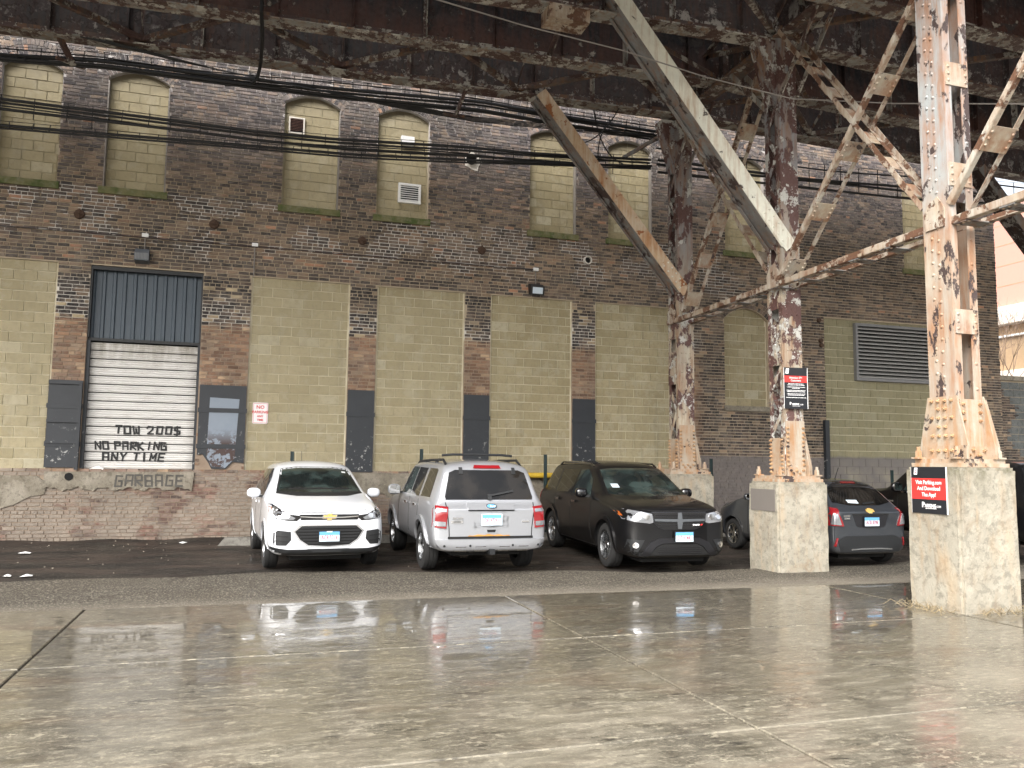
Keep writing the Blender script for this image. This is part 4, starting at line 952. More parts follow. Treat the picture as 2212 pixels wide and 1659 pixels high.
def knee(p0, p1, label, mat, matu, w=.36, dep=.4):
    """H-section: wide flange plates facing the street and the wall, web between them"""
    t = thing('knee_brace', label, 'brace', p0, 'heavy diagonal knee braces under the girders'); p0, p1 = Vector(p0), Vector(p1); a = (p1-p0).normalized(); n = Vector((0, 1, 0)).cross(a).normalized()
    if n.z > 0: n = -n
    for s_ in (-1, 1): m_ = MB(); m_.beam(p0+Vector((0, s_*dep/2, 0)), p1+Vector((0, s_*dep/2, 0)), w*.6, .016, (0, 1, 0)); m_.build('flange_plate', mat if s_ < 0 else matu, t)
    m_ = MB(); m_.beam(p0, p1, dep-.02, .014, n, (0, w*.2)); m_.build('web', matu, t)
    m_ = MB()
    for s_ in (-1, 1): m_.beam(p0+n*w*.3+Vector((0, s_*(dep/2-.04), 0)), p1+n*w*.3+Vector((0, s_*(dep/2-.04), 0)), .07, .014, n)
    m_.build('edge_angle', matu, t)
    for k in range(2):
        c = p1-a*(.12+.0*k); m_ = MB()
    m_ = MB(); e = p1+a*.1; f = p1-a*.75; q = Vector((0, -dep/2-.02, 0)); w2 = n*w*.3
    m_.prism([e+q-w2*.9, e+q+w2*.9, f+q+w2*.95, f+q-w2*.95], (0, .012, 0)); m_.build('gusset', mat, t, fix=True)
    for k in range(5):
        for s_ in (-1, 1): put(RV['st_braceB'], 'rivet', t, p1-a*(.08+.14*k)+q+n*s_*.06, '-y')
    return t
knee((5.35, 15.28, 9.15), (8.55, 15.28, 5.35), 'orange stained knee brace to the farthest column', M['st_braceA'], M['st_grey'], .42)
knee((5.35, 11.72, 9.3), (8.5, 11.72, 5.42), 'cream painted knee brace to the middle column', M['st_braceB'], M['st_grey'], .46)
knee((16.75, 15.28, 9.0), (20.4, 15.28, 5.2), 'dark grey knee brace at the right edge beyond the warehouse corner', M['st_grey'], M['st_web2'], .4)

# plate girders: one per line, in two spans meeting over the bent
def girder(y8, label, wm, zb_=9.05, H=1.45, sl=.05, inner=1):
    t = thing('plate_girder', label, 'girder', (8.5, y8, zb_), 'long plate girders of the elevated railway')
    for xa, xe, ya, ye in ((-13, 8.55, y8+sl*(8.5+13), y8), (8.55, 27, y8, y8+sl*18.5*.9)):
        A, B = Vector((xa, ya, zb_)), Vector((xe, ye, zb_))
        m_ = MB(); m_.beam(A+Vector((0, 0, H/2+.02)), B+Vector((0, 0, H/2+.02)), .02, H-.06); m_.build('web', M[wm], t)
        for z, nm in ((.012, 'bottom_flange'), (H, 'top_flange')): m_ = MB(); m_.beam(A+Vector((0, 0, z)), B+Vector((0, 0, z)), .34, .024); m_.build(nm, M['st_flange'], t)
        m_ = MB()
        for s_ in (-1, 1): m_.beam(A+Vector((0, s_*.075, .032)), B+Vector((0, s_*.075, .032)), .13, .016); m_.beam(A+Vector((0, s_*.018, .1)), B+Vector((0, s_*.018, .1)), .016, .13)
        m_.build('flange_angle', M['st_lat'], t)
        L = (B-A).length; n = int(L/1.28)
        for k in range(n+1):
            c = A.lerp(B, (k+.4)/(n+1)); m_ = MB()
            for s_ in (-1, 1): m_.box(c.x-.006, c.x+.006, min(c.y+s_*.03, c.y+s_*.13), max(c.y+s_*.03, c.y+s_*.13), zb_+.12, zb_+H-.05); m_.box(c.x-.05, c.x+.006, min(c.y+s_*.012, c.y+s_*.026), max(c.y+s_*.012, c.y+s_*.026), zb_+.12, zb_+H-.05)
            m_.build('stiffener', M['st_flange'] if k % 3 == 0 else M[wm], t)
    return t
YG = [(15.12, 'st_web2', 'plate girder nearest the brick wall, over the farthest column', 9.08), (13.55, 'st_web', 'second plate girder from the wall with sooty web and rusty foot', 9.08),
      (11.72, 'st_web2', 'third plate girder from the wall, over the middle column', 9.0), (10.2, 'st_web', 'fourth plate girder from the wall', 9.0), (8.3, 'st_web2', 'fifth plate girder from the wall, over the nearest column', 9.0), (6.7, 'st_web', 'plate girder farthest from the wall', 9.0)]
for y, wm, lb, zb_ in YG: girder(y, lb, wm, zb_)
# lateral bracing between each pair
for i, (ya, yb_) in enumerate(((15.12, 13.55), (11.72, 10.2), (8.3, 6.7))):
    t = thing('lateral_bracing', 'zigzag lateral bracing between the '+('pair of girders nearest the wall', 'middle pair of girders', 'pair of girders farthest from the wall')[i], 'bracing', (0, (ya+yb_)/2, 9.1))
    x = -12.6; s_ = 0
    while x < 26:
        f0 = lambda q: .05*(8.5-q) if q < 8.5 else .045*(q-8.5)
        a, b = (ya-.06, yb_+.06) if s_ % 2 == 0 else (yb_+.06, ya-.06)
        p0, p1 = Vector((x, a+f0(x), 9.17)), Vector((x+1.75, b+f0(x+1.75), 9.17)); m_ = MB(); m_.beam(p0, p1, .09, .012); m_.beam(p0, p1, .012, .09, off=(.045, .045)); m_.build('lateral_bar', M['st_lat'], t)
        if s_ % 2 == 0:     # sway frame with crossed bars inside the track
            m_ = MB(); y0, y1 = ya+f0(x)-.02, yb_+f0(x)+.02
            m_.beam((x, y0, 9.25), (x, y1, 10.4), .07, .012, (1, 0, 0)); m_.beam((x+.02, y1, 9.25), (x+.02, y0, 10.4), .07, .012, (1, 0, 0)); m_.build('sway_bar', M['st_lat'], t)
        x += 1.75; s_ += 1
# cross girder over the bent (transverse) and brackets
t = thing('cross_girder', 'deep transverse girder running over the column heads toward the wall', 'girder', (8.55, 10, 9.03))
m_ = MB(); m_.box(8.5, 8.52, 4.0, 15.9, 9.06, 9.75); m_.build('web', M['st_web2'], t)
m_ = MB(); m_.box(8.33, 8.7, 4.0, 15.9, 9.03, 9.055); m_.build('bottom_flange', M['st_lat'], t)
m_ = MB()
for s_ in (-1, 1): m_.box(min(8.51+s_*.02, 8.51+s_*.17), max(8.51+s_*.02, 8.51+s_*.17), 4, 15.9, 9.0555, 9.07); m_.box(min(8.51+s_*.011, 8.51+s_*.027), max(8.51+s_*.011, 8.51+s_*.027), 4, 15.9, 9.071, 9.2)
m_.build('flange_angle', M['st_lat'], t)
for y in (5, 6, 7.2, 9.2, 10, 10.9, 12.6, 13.2, 14.2): m_ = MB(); m_.box(8.38, 8.495, y, y+.012, 9.08, 9.74); m_.build('stiffener', M['st_lat'], t)
for i, (y, z, dy, lb) in enumerate(((11.74, 7.9, 1.25, 'short diagonal bracket from the middle column up toward the wall'), (11.74, 7.9, -1.25, 'short diagonal bracket from the middle column up toward the street'), (15.3, 8.0, -1.2, 'short diagonal bracket from the farthest column up toward the street'))):
    t = thing('head_bracket', lb, 'bracket', (8.5, y, z), 'diagonal brackets at the column heads')
    s_ = 1 if dy > 0 else -1
    for dx in (-.16, .16): m_ = MB(); m_.beam((8.56+dx, y+s_*.18, z), (8.56+dx, y+dy, 9.04), .016, .1, (0, 0, 1)); m_.build('bar', M['st_flange'], t)
    m_ = MB(); m_.beam((8.4, y+s_*.62, z+.5), (8.72, y+s_*.62, z+.5), .12, .014); m_.build('tie_plate', M['st_batten'], t)
t = thing('sway_frame', 'thin crossed bars slung between the girders beside the column heads', 'bracing', (8, 13.5, 9.6))
for a, b in (((8.2, 12.0, 9.1), (8.2, 15.0, 10.2)), ((8.2, 12.0, 10.2), (8.2, 15.0, 9.1)), ((8.9, 8.5, 9.1), (8.9, 11.6, 10.2)), ((8.9, 8.5, 10.2), (8.9, 11.6, 9.1)), ((5.2, 12.0, 9.2), (8.3, 13.4, 9.2)), ((5.0, 12.0, 10.0), (5.0, 13.9, 9.1)), ((10.5, 12.0, 9.1), (10.5, 13.6, 10.2)), ((10.6, 13.6, 9.1), (8.8, 11.9, 9.15)), ((11.2, 8.4, 9.1), (8.8, 10.1, 9.15)), ((12.5, 10.3, 9.1), (14.5, 11.8, 9.15))):
    m_ = MB(); m_.beam(a, b, .08, .014); m_.beam(a, b, .014, .08, off=(.033, -.04)); m_.build('bar', M['st_lat'], t)
# deck: ties and walkway boards
t = thing('track_deck', 'timber ties and walkways lying on top of the girders, seen from below', 'deck', (0, 11, 10.5))
m_ = MB(); x = -13
while x < 27: m_.box(x, x+.2, 6.2, 15.6, 10.5, 10.7); x += .37
m_.build('tie', M['st_web'], t, kind='stuff')
for y in (9.1, 12.7): m_ = MB(); m_.box(-13, 27, y, y+.6, 10.71, 10.76); m_.build('walkway_board', M['st_web'], t)
# old timber/steel box under the third girder, bracket at left, hanging conduit
m_ = MB(); m_.box(4.3, 5.0, 11.75, 12.15, 8.78, 9.02); single(m_, 'junction_box', M['st_angle'], 'weathered box hanging under the third girder near the top edge', 'box')
t = thing('cable_bracket', 'short rusty hanger bracket carrying the cables at the upper left', 'bracket', (-3.4, 15.8, 8.8)); m_ = MB(); m_.beam((-3.5, 15.75, 9.15), (-3.25, 15.85, 8.66), .06, .1); m_.beam((-3.5, 15.7, 8.7), (-3.1, 16.0, 8.7), .05, .05); m_.build('arm', M['st_lat'], t)
t = thing('cable_bracket', 'angled bracket arm on the farthest column holding the cable runs', 'bracket', (8.3, 15.5, 8.2)); m_ = MB(); m_.beam((8.45, 15.35, 8.9), (7.55, 15.9, 8.35), .06, .07); m_.beam((7.7, 15.85, 8.45), (7.7, 15.85, 8.1), .05, .05); m_.build('arm', M['st_grey'], t)
t = thing('cable_bracket', 'short rusty hanger bracket carrying the upper cables in mid span', 'bracket', (3.8, 15.5, 8.9)); m_ = MB(); m_.beam((3.85, 15.3, 9.1), (3.75, 15.8, 8.7), .05, .08); m_.beam((3.5, 15.8, 8.72), (3.95, 15.8, 8.72), .05, .05); m_.build('arm', M['st_lat'], t)
m_ = MB(); m_.tube([(-.1, 13.6, 10.3), (-.08, 13.7, 9.1), (-.05, 14.3, 9.0), (-.06, 15.3, 9.02), (-.08, 15.62, 9.0), (-.12, 15.8, 8.88), (-.25, 15.9, 8.8), (-.7, 15.93, 8.74)], .032, 8); single(m_, 'conduit', M['cable'], 'black conduit dropping past the girders and bending into the upper cable run', 'conduit')
# cables
def lerp_path(pts, y, n=60, off=0., yo=0., wav=0.):
    o = []
    for i in range(n+1):
        x = pts[0][0]+(pts[-1][0]-pts[0][0])*i/n
        for k in range(len(pts)-1):
            if pts[k][0] <= x <= pts[k+1][0]+1e-6: f = (x-pts[k][0])/(pts[k+1][0]-pts[k][0]); z = pts[k][1]*(1-f)+pts[k+1][1]*f; break
        o.append((x, y+yo+.015*math.sin(x*1.1+off*40), z+off+wav*math.sin(x*.9+off*60)))
    return o
UP_ = [(-9, 8.5), (-4.4, 8.69), (-2.8, 8.84), (-1.1, 8.87), (1.25, 8.96), (4.3, 9.13), (6.3, 9.08), (8.4, 9.05)]
UP2 = [(-9, 8.45), (-4.4, 8.61), (-2.8, 8.74), (-1.1, 8.75), (1.25, 8.8), (4.3, 8.94), (5.96, 8.9), (8.4, 8.9)]
LO_ = [(-9, 7.95), (-4.36, 7.88), (-2.35, 7.88), (-.04, 7.87), (1.28, 7.92), (3.95, 8.1), (5.35, 8.16), (8.2, 8.37)]
LO2 = [(-9, 7.25), (-4.33, 7.39), (-2.33, 7.47), (0, 7.57), (1.7, 7.64), (3.96, 7.81), (8.2, 8.21)]
XT = [(8.4, 8.4), (12, 8.45), (16, 8.6), (24, 9.0)]
def run(name, label, pts, y, offs, hang=.35, tick=.0):
    t = thing(name, label, 'cables', (0, y, pts[0][1]), 'black cable runs slung along the viaduct')
    for q, (dz, dy, r, wv) in enumerate(offs): m_ = MB(); m_.tube(lerp_path(pts, y, 70, dz, dy, wv), r, 6); m_.build('cable', M['cable'], t)
    pp = lerp_path(pts, y, 70); m_ = MB(); top = max(o[0] for o in offs); x = pts[0][0]+.2; bot = min(o[0] for o in offs)
    while x < pts[-1][0]-.1:
        f = (x-pts[0][0])/(pts[-1][0]-pts[0][0])*70; z = pp[int(f)][2]; m_.beam((x, y-.02, z+bot-.02-random.uniform(0, tick)), (x+random.uniform(-.03, .03), y-.02, z+top+.07), .014, .014); x += hang*random.uniform(.8, 1.2)
    m_.tube(lerp_path(pts, y, 70, top+.07, 0), .006, 4); m_.build('hanger', M['cable'], t, kind='stuff')
run('cable_run', 'uppermost sagging bundle of black cables just under the girders', UP_, 15.9, [(0, 0, .03, .004), (-.045, .05, .024, .006), (.05, .06, .02, .01), (.1, .02, .012, .03)])
run('cable_run', 'second sagging line of black cable just below the uppermost bundle', UP2, 15.85, [(0, 0, .028, .004), (-.03, .04, .02, .006)], .4)
run('cable_run', 'middle bundle of black cables crossing the upper windows', LO_, 15.85, [(0, 0, .028, .004), (-.05, .04, .022, .006), (-.17, .0, .026, .006), (-.12, .06, .012, .02)], .45, .18)
run('cable_run', 'lowest single run of black cable crossing the upper windows', LO2, 15.8, [(0, 0, .026, .004), (-.04, .04, .018, .006)], .33)
run('cable_run', 'black cables continuing from the farthest column to the right edge', XT, 15.9, [(0, 0, .03, .01), (-.06, .04, .03, .012), (-.25, .0, .028, .02), (.3, .06, .02, .03)], .5)
m_ = MB()
for k in range(5): m_.tube([(-3.1+.1*k, 15.5, 9.05-.0*k), (-1.5+.2*k, 15.75, 8.98-.015*k), (.4+.3*k, 15.85, 8.9-.02*k), (2.5, 15.9, 8.84-.02*k), (4.2, 15.95, 8.82-.025*k), (8.3, 15.9, 9.0-.03*k)], .011, 5)
single(m_, 'slack_cables', M['cable'], 'fan of thin slack cables leaving the girder at the upper left', 'cables')
m_ = MB()
for k, (a, b, c) in enumerate((((6.6, 15.3, 9.05), (7.0, 15.9, 8.35), (7.6, 16.0, 8.25)), ((7.1, 15.1, 9.1), (6.95, 15.9, 8.5), (6.3, 15.9, 8.5)), ((7.0, 15.6, 8.9), (6.8, 15.9, 8.3), (7.1, 15.9, 7.9)))):
    P_ = [Vector(a).lerp(Vector(b), i/8)*(1-i/8)+Vector(b).lerp(Vector(c), i/8)*(i/8) for i in range(9)]; m_.tube(P_, .014, 5)
single(m_, 'loose_wires', M['cable'], 'loose looping wires hanging beside the farthest column head', 'wires')
m_ = MB(); m_.tube([(1.2, 9.6, 7.6+.2), (2.02, 10, 7.66), (3.6, 11, 8.1), (5.32, 11.2, 8.1), (6.8, 11.2, 7.9), (8.2, 10.9, 7.62), (9.6, 10.2, 7.45), (13, 8, 7.0)], .011, 5); single(m_, 'thin_wire', M['conduit'], 'single thin grey wire slung across in front of the braces', 'wire')

# signs on the steel and on the pier
def poster(name, label, org, xd, W_, H_, bands):
    xd = Vector(xd).normalized(); z = Vector((0, 0, 1)); nrm = xd.cross(z); org = Vector(org)
    t = thing(name, label, 'sign', org)
    m_ = MB(); m_.prism([org, org+xd*W_, org+xd*W_+z*H_, org+z*H_], nrm*-.008); m_.build('board', M['white_print'], t, fix=True)
    for a, b, mt in bands: m_ = MB(); i_ = .006; m_.prism([org+nrm*.0005+xd*i_+z*(H_*a), org+nrm*.0005+xd*(W_-i_*2)+z*(H_*a), org+nrm*.0005+xd*(W_-i_*2)+z*(H_*b), org+nrm*.0005+xd*i_+z*(H_*b)], nrm*.0015); m_.build('print_panel', M[mt], t, fix=True)
    def tx(s_, u, v, sz, sq=.85, bold=.0012, mt='white_print'): text_mesh(s_, sz, M[mt], 'lettering', t, org+xd*(W_*u)+z*(H_*v)+nrm*.003, xd, z, squeeze=sq, bold=bold*sz/.06, ext=.0008)
    def logo(u, v, w, h):
        c = org+xd*(W_*u)+z*(H_*v)+nrm*.002; m_ = MB(); m_.prism([c+xd*0, c+xd*w, c+xd*(w+.012)+z*h, c+xd*.012+z*h], nrm*.001); m_.build('logo_card', M['white_print'], t, fix=True)
        m_ = MB(); m_.cyl(c+xd*(w/2+.002)+z*h*.3+nrm*.001, c+xd*(w/2+.002)+z*h*.3+nrm*.002, w*.22, n=12); m_.cyl(c+xd*(w/2+.008)+z*h*.62+nrm*.001, c+xd*(w/2+.008)+z*h*.62+nrm*.002, w*.16, n=12); m_.build('logo_mark', M['plate_red'], t)
    return t, tx, logo
t, tx, logo = poster('parking_sign', 'black and red app download sign on the nearest concrete pier', (7.868, 8.31, 1.12), (0, -1, 0), .55, .56, ((0, .305, 'black_print'), (.305, .755, 'red_print'), (.755, 1, 'black_print')))
for s_, v in (('Visit Parking.com', .665), ('And Download', .535), ('The App!', .4)): tx(s_, .5, v, .068, .84, .0008)
tx('P', .335, .18, .085, .9, .003); tx('ARKING', .535, .165, .055, .85, .002); tx('.COM', .76, .155, .035, .8); tx('PARK. BETTER. PARKING.', .55, .11, .017, .9); logo(.09, .83, .05, .085)
t, tx, logo = poster('notice_sign', 'tall black notice board with red band on the middle column, addressed to SP+ customers', (8.36, 11.5, 2.62), (1, -.12, 0), .43, .68, ((0, .64, 'black_print'), (.64, .8, 'red_print'), (.8, 1, 'black_print')))
tx('Attention SP+', .5, .752, .048, .85, .0006); tx('Customers', .5, .685, .048, .85, .0006)
for s_, v in (('Please remember to follow these steps to', .605), ('avoid a citation or tow during your reservation', .575), ('1. Verify that the license plate on your reservation', .525), ('matches your vehicle.', .495), ('2. Please park in any open unreserved stall with your', .445), ('vehicle facing in the direction of travel at all times.', .415), ('3. Please note the zone code posted for your stall', .36), ('and check the time you must return by today.', .33), ('If you have any questions please call the number on the', .27)): tx(s_, .5, v, .0195, .82, .0022)
tx('P', .26, .12, .06, .9, .003); tx('ARKING', .47, .11, .04, .85, .002); tx('.COM', .72, .1, .028, .8); tx('PARK. BETTER. PARKING.', .5, .065, .014, .9); logo(.07, .85, .055, .085)
for a, b in (((8.2, 11.55, 3.05), (8.36, 11.5, 3.12)), ((8.1, 11.6, 2.7), (8.36, 11.5, 2.8)), ((8.12, 11.55, 2.66), (8.36, 11.5, 2.66))): m_ = MB(); m_.beam(a, b, .02, .004); m_.build('strap', M['galv'], t)

# parking blocks, rubbish, weeds
for i, (x, w, lb) in enumerate(((.6, 1.9, 'left, behind the white car'), (3.5, 1.9, 'behind the silver car'), (6.5, 1.9, 'behind the black car'), (10.1, 1.9, 'in front of the small grey car'))):
    m_ = MB(); y = 16.55; z = gz(y); m_.prism([(x-w/2-.12*(i == 0), y-.09, z), (x-w/2, y-.055, z+.15), (x-w/2, y+.055, z+.15), (x-w/2, y+.09, z)], (w, 0, 0)); single(m_, 'wheel_stop', M['stop'], 'low concrete wheel stop '+lb, 'wheel stop', 'concrete wheel stops along the wall', fix=True)
for x, y, s_, lb in ((-3.5, 15.9, .12, 'crumpled white paper on the dirt at the far left'), (-3.15, 13.4, .09, 'white scrap of paper in the wet left foreground dirt, left of a pair'), (-2.9, 13.35, .12, 'white scrap of paper in the wet left foreground dirt, right of a pair'), (-4.3, 16.9, .2, 'flattened white bag at the foot of the wall, far left'), (-1.1, 16.9, .1, 'white scrap against the dirt below the loading door'), (.0, 16.7, .1, 'white scrap near the first wheel stop')):
    m_ = MB(); pts = [Vector((x+s_*random.uniform(.5, 1)*math.cos(k), y+s_*.7*random.uniform(.5, 1)*math.sin(k), gz(y)+random.uniform(.006, .03))) for k in [i*.785 for i in range(8)]]
    c = Vector((x, y, gz(y)+.045))
    for k in range(8): m_.poly([pts[k], pts[(k+1) % 8], c])
    single(m_, 'paper_scrap', M['paper'], lb, 'litter', 'white litter on the parking lot')
m_ = MB(); m_.prism([(-2.92, D+.02, 1.462), (-2.6, D+.0, 1.462), (-2.62, D+.05, 1.5), (-2.72, D+.04, 1.54), (-2.8, D+.06, 1.5)], (0, .02, .0)); single(m_, 'plastic_bag', M['paper'], 'scrap of white plastic lying on the sill of the shutter', 'litter')
m_ = MB()
for k in range(260):
    x, y = random.uniform(-6, 16), random.choice((random.uniform(12.4, 17.3), random.uniform(16, 17.4)))
    if -5 < x < 16: s_ = random.uniform(.005, .014); z = lotz(x, y); m_.hexa([(x-s_, y-s_, z-.004), (x+s_, y-s_*.8, z-.004), (x+s_, y+s_, z-.004), (x-s_*.8, y+s_, z-.004), (x-s_*.5, y-s_*.6, z+s_), (x+s_*.6, y-s_*.5, z+s_*.8), (x+s_*.5, y+s_*.5, z+s_), (x-s_*.6, y+s_*.4, z+s_*.7)])
tag(m_.build('gravel', M['lip']), 'scattered pebbles and grit on the dirty parking lot', 'gravel', kind='stuff')
def weeds(x0, x1, y0, y1, n, label):
    m_ = MB()
    for k in range(n):
        x, y = random.uniform(x0, x1), random.uniform(y0, y1); a = random.uniform(0, 6.28); L = random.uniform(.05, .22)
        p = Vector((x, y, 0)); q = p+Vector((math.cos(a)*L*.6, math.sin(a)*L*.6, random.uniform(.02, .09))); e = p+Vector((math.cos(a)*L, math.sin(a)*L, random.uniform(.004, .04))); m_.tube([p, q, e], .0025, 3)
    tag(m_.build('dry_grass', plain('straw', (.24, .19, .11), .9, var=.3)), label, 'grass', kind='stuff')
weeds(7.6, 7.87, 7.7, 8.3, 60, 'dry straw and weeds at the left foot of the nearest pier')
weeds(8.0, 9.0, 7.5, 7.59, 60, 'dry straw along the front foot of the nearest pier')
# ------------------------------------------------------------------ cars
def lerp(a, b, f): return a+(b-a)*f
def blob(c, sz, rx=2.6, n=10):
    """rounded box"""
    m_ = MB(); V = []; c = Vector(c)
    for i in range(n+1):
        ph = -math.pi/2+math.pi*i/n
        for k in range(2*n):
            th = math.pi*k/n; e = 2/rx
            f = lambda q: math.copysign(abs(q)**e, q)
            m_.v.append(c+Vector((sz[0]/2*f(math.cos(ph))*f(math.cos(th)), sz[1]/2*f(math.cos(ph))*f(math.sin(th)), sz[2]/2*f(math.sin(ph)))))
    for i in range(n):
        for k in range(2*n): j = (k+1) % (2*n); m_.f.append((i*2*n+k, i*2*n+j, (i+1)*2*n+j, (i+1)*2*n+k)); m_.m.append(0)
    return m_
class Car:
    def __init__(s, name, label, loc, head, pitch, L, W, H, zb, hf, hr, sc, sw, sr, sb, belt, tt, rw, fa, ra, r, tw, paint, flat=.72, tailw=.8, beltr=None, cowlw=.8):
        s.L = L; s.W = W; s.H = H; s.t = thing(name, label, 'car', (0, 0, 0)); hw = W/2; s.hw = hw; s.r = r; s.fa = fa; s.ra = ra; s.paint = paint
        beltr = beltr or belt
        rows = []
        def add(x, z0, w, zs, ws, ze, we, zc): rows.append((x, z0, w*hw, zs, ws*hw, ze, we*hw, zc))
        bl_ = lambda x: lerp(belt, beltr, max(0, min(1, (x-sc)/(sb-sc))))
        add(0, zb+.08, flat, hf-.2, flat-.02, hf-.11, flat-.1, hf-.09)
        add(.05, zb+.02, lerp(flat, 1, .55), hf-.15, lerp(flat, 1, .5), hf-.05, flat+.02, hf-.02)
        add(.2, zb, .965, hf-.1, .93, hf-.005, .77, hf+.03)
        add(.5, zb, 1, lerp(hf-.08, belt-.03, .3), .955, lerp(hf, hr, .35)+.01, .79, lerp(hf, hr, .4)+.035)
        add(sc-.1, zb, 1, belt-.03, .965, hr-.01, cowlw, hr+.03)
        ze0, zc0 = hr+.0, hr+.07; ze1, zc1 = H-.1, H-.035
        for f in (.08, .5, .92): add(lerp(sc, sw, f), zb, 1, bl_(lerp(sc, sw, f)), .97, lerp(ze0, ze1, f), lerp(cowlw, rw, f), lerp(zc0, zc1, f))
        add(sw+.25, zb, 1, bl_(sw+.25), .975, H-.075, rw, H-.008)
        add(lerp(sw, sr, .55), zb, 1, bl_(lerp(sw, sr, .55)), .975, H-.07, rw, H)
        add(sr-.15, zb, 1, bl_(sr-.15), .97, H-.09, rw*.99, H-.02)
        add(sr, zb, .99, beltr, .965, H-.13, rw*.97, H-.06)
        add(lerp(sr, sb, .5), zb, .99, beltr-.01, .95, lerp(H-.13, tt, .5), lerp(rw*.97, .84, .5), lerp(H-.06, tt+.03, .5))
        add(sb, zb, .98, beltr-.04, .94, tt, .84, tt+.03)
        add(L-.05, zb+.02, lerp(tailw, 1, .7), tt-.14, lerp(tailw, 1, .6), tt-.05, tailw, tt-.03)
        add(L, zb+.06, tailw, tt-.17, tailw-.02, tt-.09, tailw-.08, tt-.075)
        m_ = MB(); K = 11
        for (x, z0, w, zs, ws, ze, we, zc) in rows:
            hsec = [(0, z0), (.7*w, z0), (.94*w, z0+.03), (w, lerp(z0, zs, .3)), (w*.998, lerp(z0, zs, .7)), (ws, zs), (lerp(ws, we, .12), lerp(zs, ze, .12)), (lerp(ws, we, .85), lerp(zs, ze, .88)), (we, ze), (we*.6, lerp(ze, zc, .75)), (0, zc)]
            for (y, z) in hsec: m_.v.append(Vector((L/2-x, y, z)))
            for (y, z) in hsec[-2:0:-1]: m_.v.append(Vector((L/2-x, -y, z)))
        N = 20
        for i in range(len(rows)-1):
            for k in range(N): j = (k+1) % N; m_.f.append((i*N+k, i*N+j, (i+1)*N+j, (i+1)*N+k)); m_.m.append(0)
        # end caps as a ladder of quads
        for base_, rev in ((0, False), ((len(rows)-1)*N, True)):
            for k in range(10):
                a, b, c, d_ = base_+k, base_+k+1, base_+(N-k-1) % N, base_+(N-k) % N
                f = [a, b, c, d_]; f = [q for i, q in enumerate(f) if q not in f[:i]]
                if len(f) > 2: m_.f.append(tuple(f)); m_.m.append(0)
        me = m_.mesh('body', paint); bm = bmesh.new(); bm.from_mesh(me); bmesh.ops.recalc_face_normals(bm, faces=bm.faces); bm.to_mesh(me); bm.free()
        o = bpy.data.objects.new('b', me); COL.objects.link(o); ss = o.modifiers.new('s', 'SUBSURF'); ss.levels = ss.render_levels = 2
        dg = bpy.context.evaluated_depsgraph_get(); dg.update(); me1 = bpy.data.meshes.new_from_object(o.evaluated_get(dg))
        s.bvh = BVHTree.FromPolygons([v.co for v in me1.vertices], [p.vertices for p in me1.polygons])
        o.modifiers.clear(); o.data = me1; me1.materials.clear(); me1.materials.append(paint); me1.materials.append(M['void'])
        cut = MB(); cut.cm = 1
        for ax in (fa, ra):
            for sd in (-1, 1): cut.cyl((L/2-ax, sd*(hw-.33), r+.01), (L/2-ax, sd*(hw+.1), r+.01), r+.055, n=40)
        cm = cut.mesh('cut', [paint, M['void']]); co = bpy.data.objects.new('c', cm); COL.objects.link(co)
        bo = o.modifiers.new('b', 'BOOLEAN'); bo.object = co; bo.operation = 'DIFFERENCE'; bo.solver = 'EXACT'; bo.material_mode = 'INDEX'
        dg.update(); me2 = bpy.data.meshes.new_from_object(o.evaluated_get(bpy.context.evaluated_depsgraph_get())); me2.name = 'body'
        bpy.data.objects.remove(o); bpy.data.objects.remove(co); sm(me2, 38)
        link('body', me2, s.t); s.loc = loc; s.head = head; s.pitch = pitch
        for ax in (fa, ra):
            for sd in (-1, 1): s.wheel(L/2-ax, sd*(hw-tw/2-.015), sd, tw)
        m_ = MB(); m_.box(-L/2+.25, L/2-.25, -hw*.6, hw*.6, zb-.06, zb+.03); m_.build('underbody_light_block', M['void'], s.t)  # dark box added beneath the shell to block light under the car
    rimmat = 'alloy'; spokes = 5; rimr = .225
    def wheel(s, x, y, sd, tw):
        r = s.r; rr = s.rimr if hasattr(s, 'rimr') else .22; rr = s.spec['rimr']; a = (0, sd, 0)
        m_ = MB(); h = tw/2; m_.lathe([(rr, -h*.8), (rr+.02, -h*.95), (r-.05, -h), (r-.012, -h*.85), (r, -h*.6), (r, -h*.32), (r-.009, -h*.3), (r-.009, -h*.24), (r, -h*.22), (r, h*.22), (r-.009, h*.24), (r-.009, h*.3), (r, h*.32), (r, h*.6), (r-.012, h*.85), (r-.05, h), (rr+.02, h*.95), (rr, h*.8)], (x, y, r), a, 40)
        w = m_.build('wheel', M['tyre'], s.t, smooth=30)
        m_ = MB(); m_.lathe([(rr+.004, h*.9), (rr-.012, h*.86), (rr-.022, h*.3), (rr-.03, -h*.5)], (x, y, r), a, 36); m_.lathe([(.062, h*.5), (.058, h*.66), (.03, h*.7), (.0005, h*.7)], (x, y, r), a, 16)
        n = s.spec['spokes']; c = Vector((x, y, r)); ay = Vector(a)
        for k in range(n):
            for dd in ((-.5, .5) if s.spec['double'] else (0,)):
                t = 2*math.pi*k/n+.3; t0 = t+dd*.16; t1 = t+dd*(.42 if n <= 6 else .2); P0 = c+Vector((math.cos(t0)*.045, 0, math.sin(t0)*.045))+ay*h*.58; P1 = c+Vector((math.cos(t1)*(rr-.012), 0, math.sin(t1)*(rr-.012)))+ay*h*.72
                sd_ = (P1-P0).normalized().cross(ay); w0, w1 = s.spec['sw']*.85, s.spec['sw']; tk = ay*.022
                m_.hexa([P0-sd_*w0-tk, P1-sd_*w1-tk, P1+sd_*w1-tk, P0+sd_*w0-tk, P0-sd_*w0, P1-sd_*w1, P1+sd_*w1, P0+sd_*w0])
        m_.build('rim', M[s.spec['rim']], w, fix=True, smooth=35)
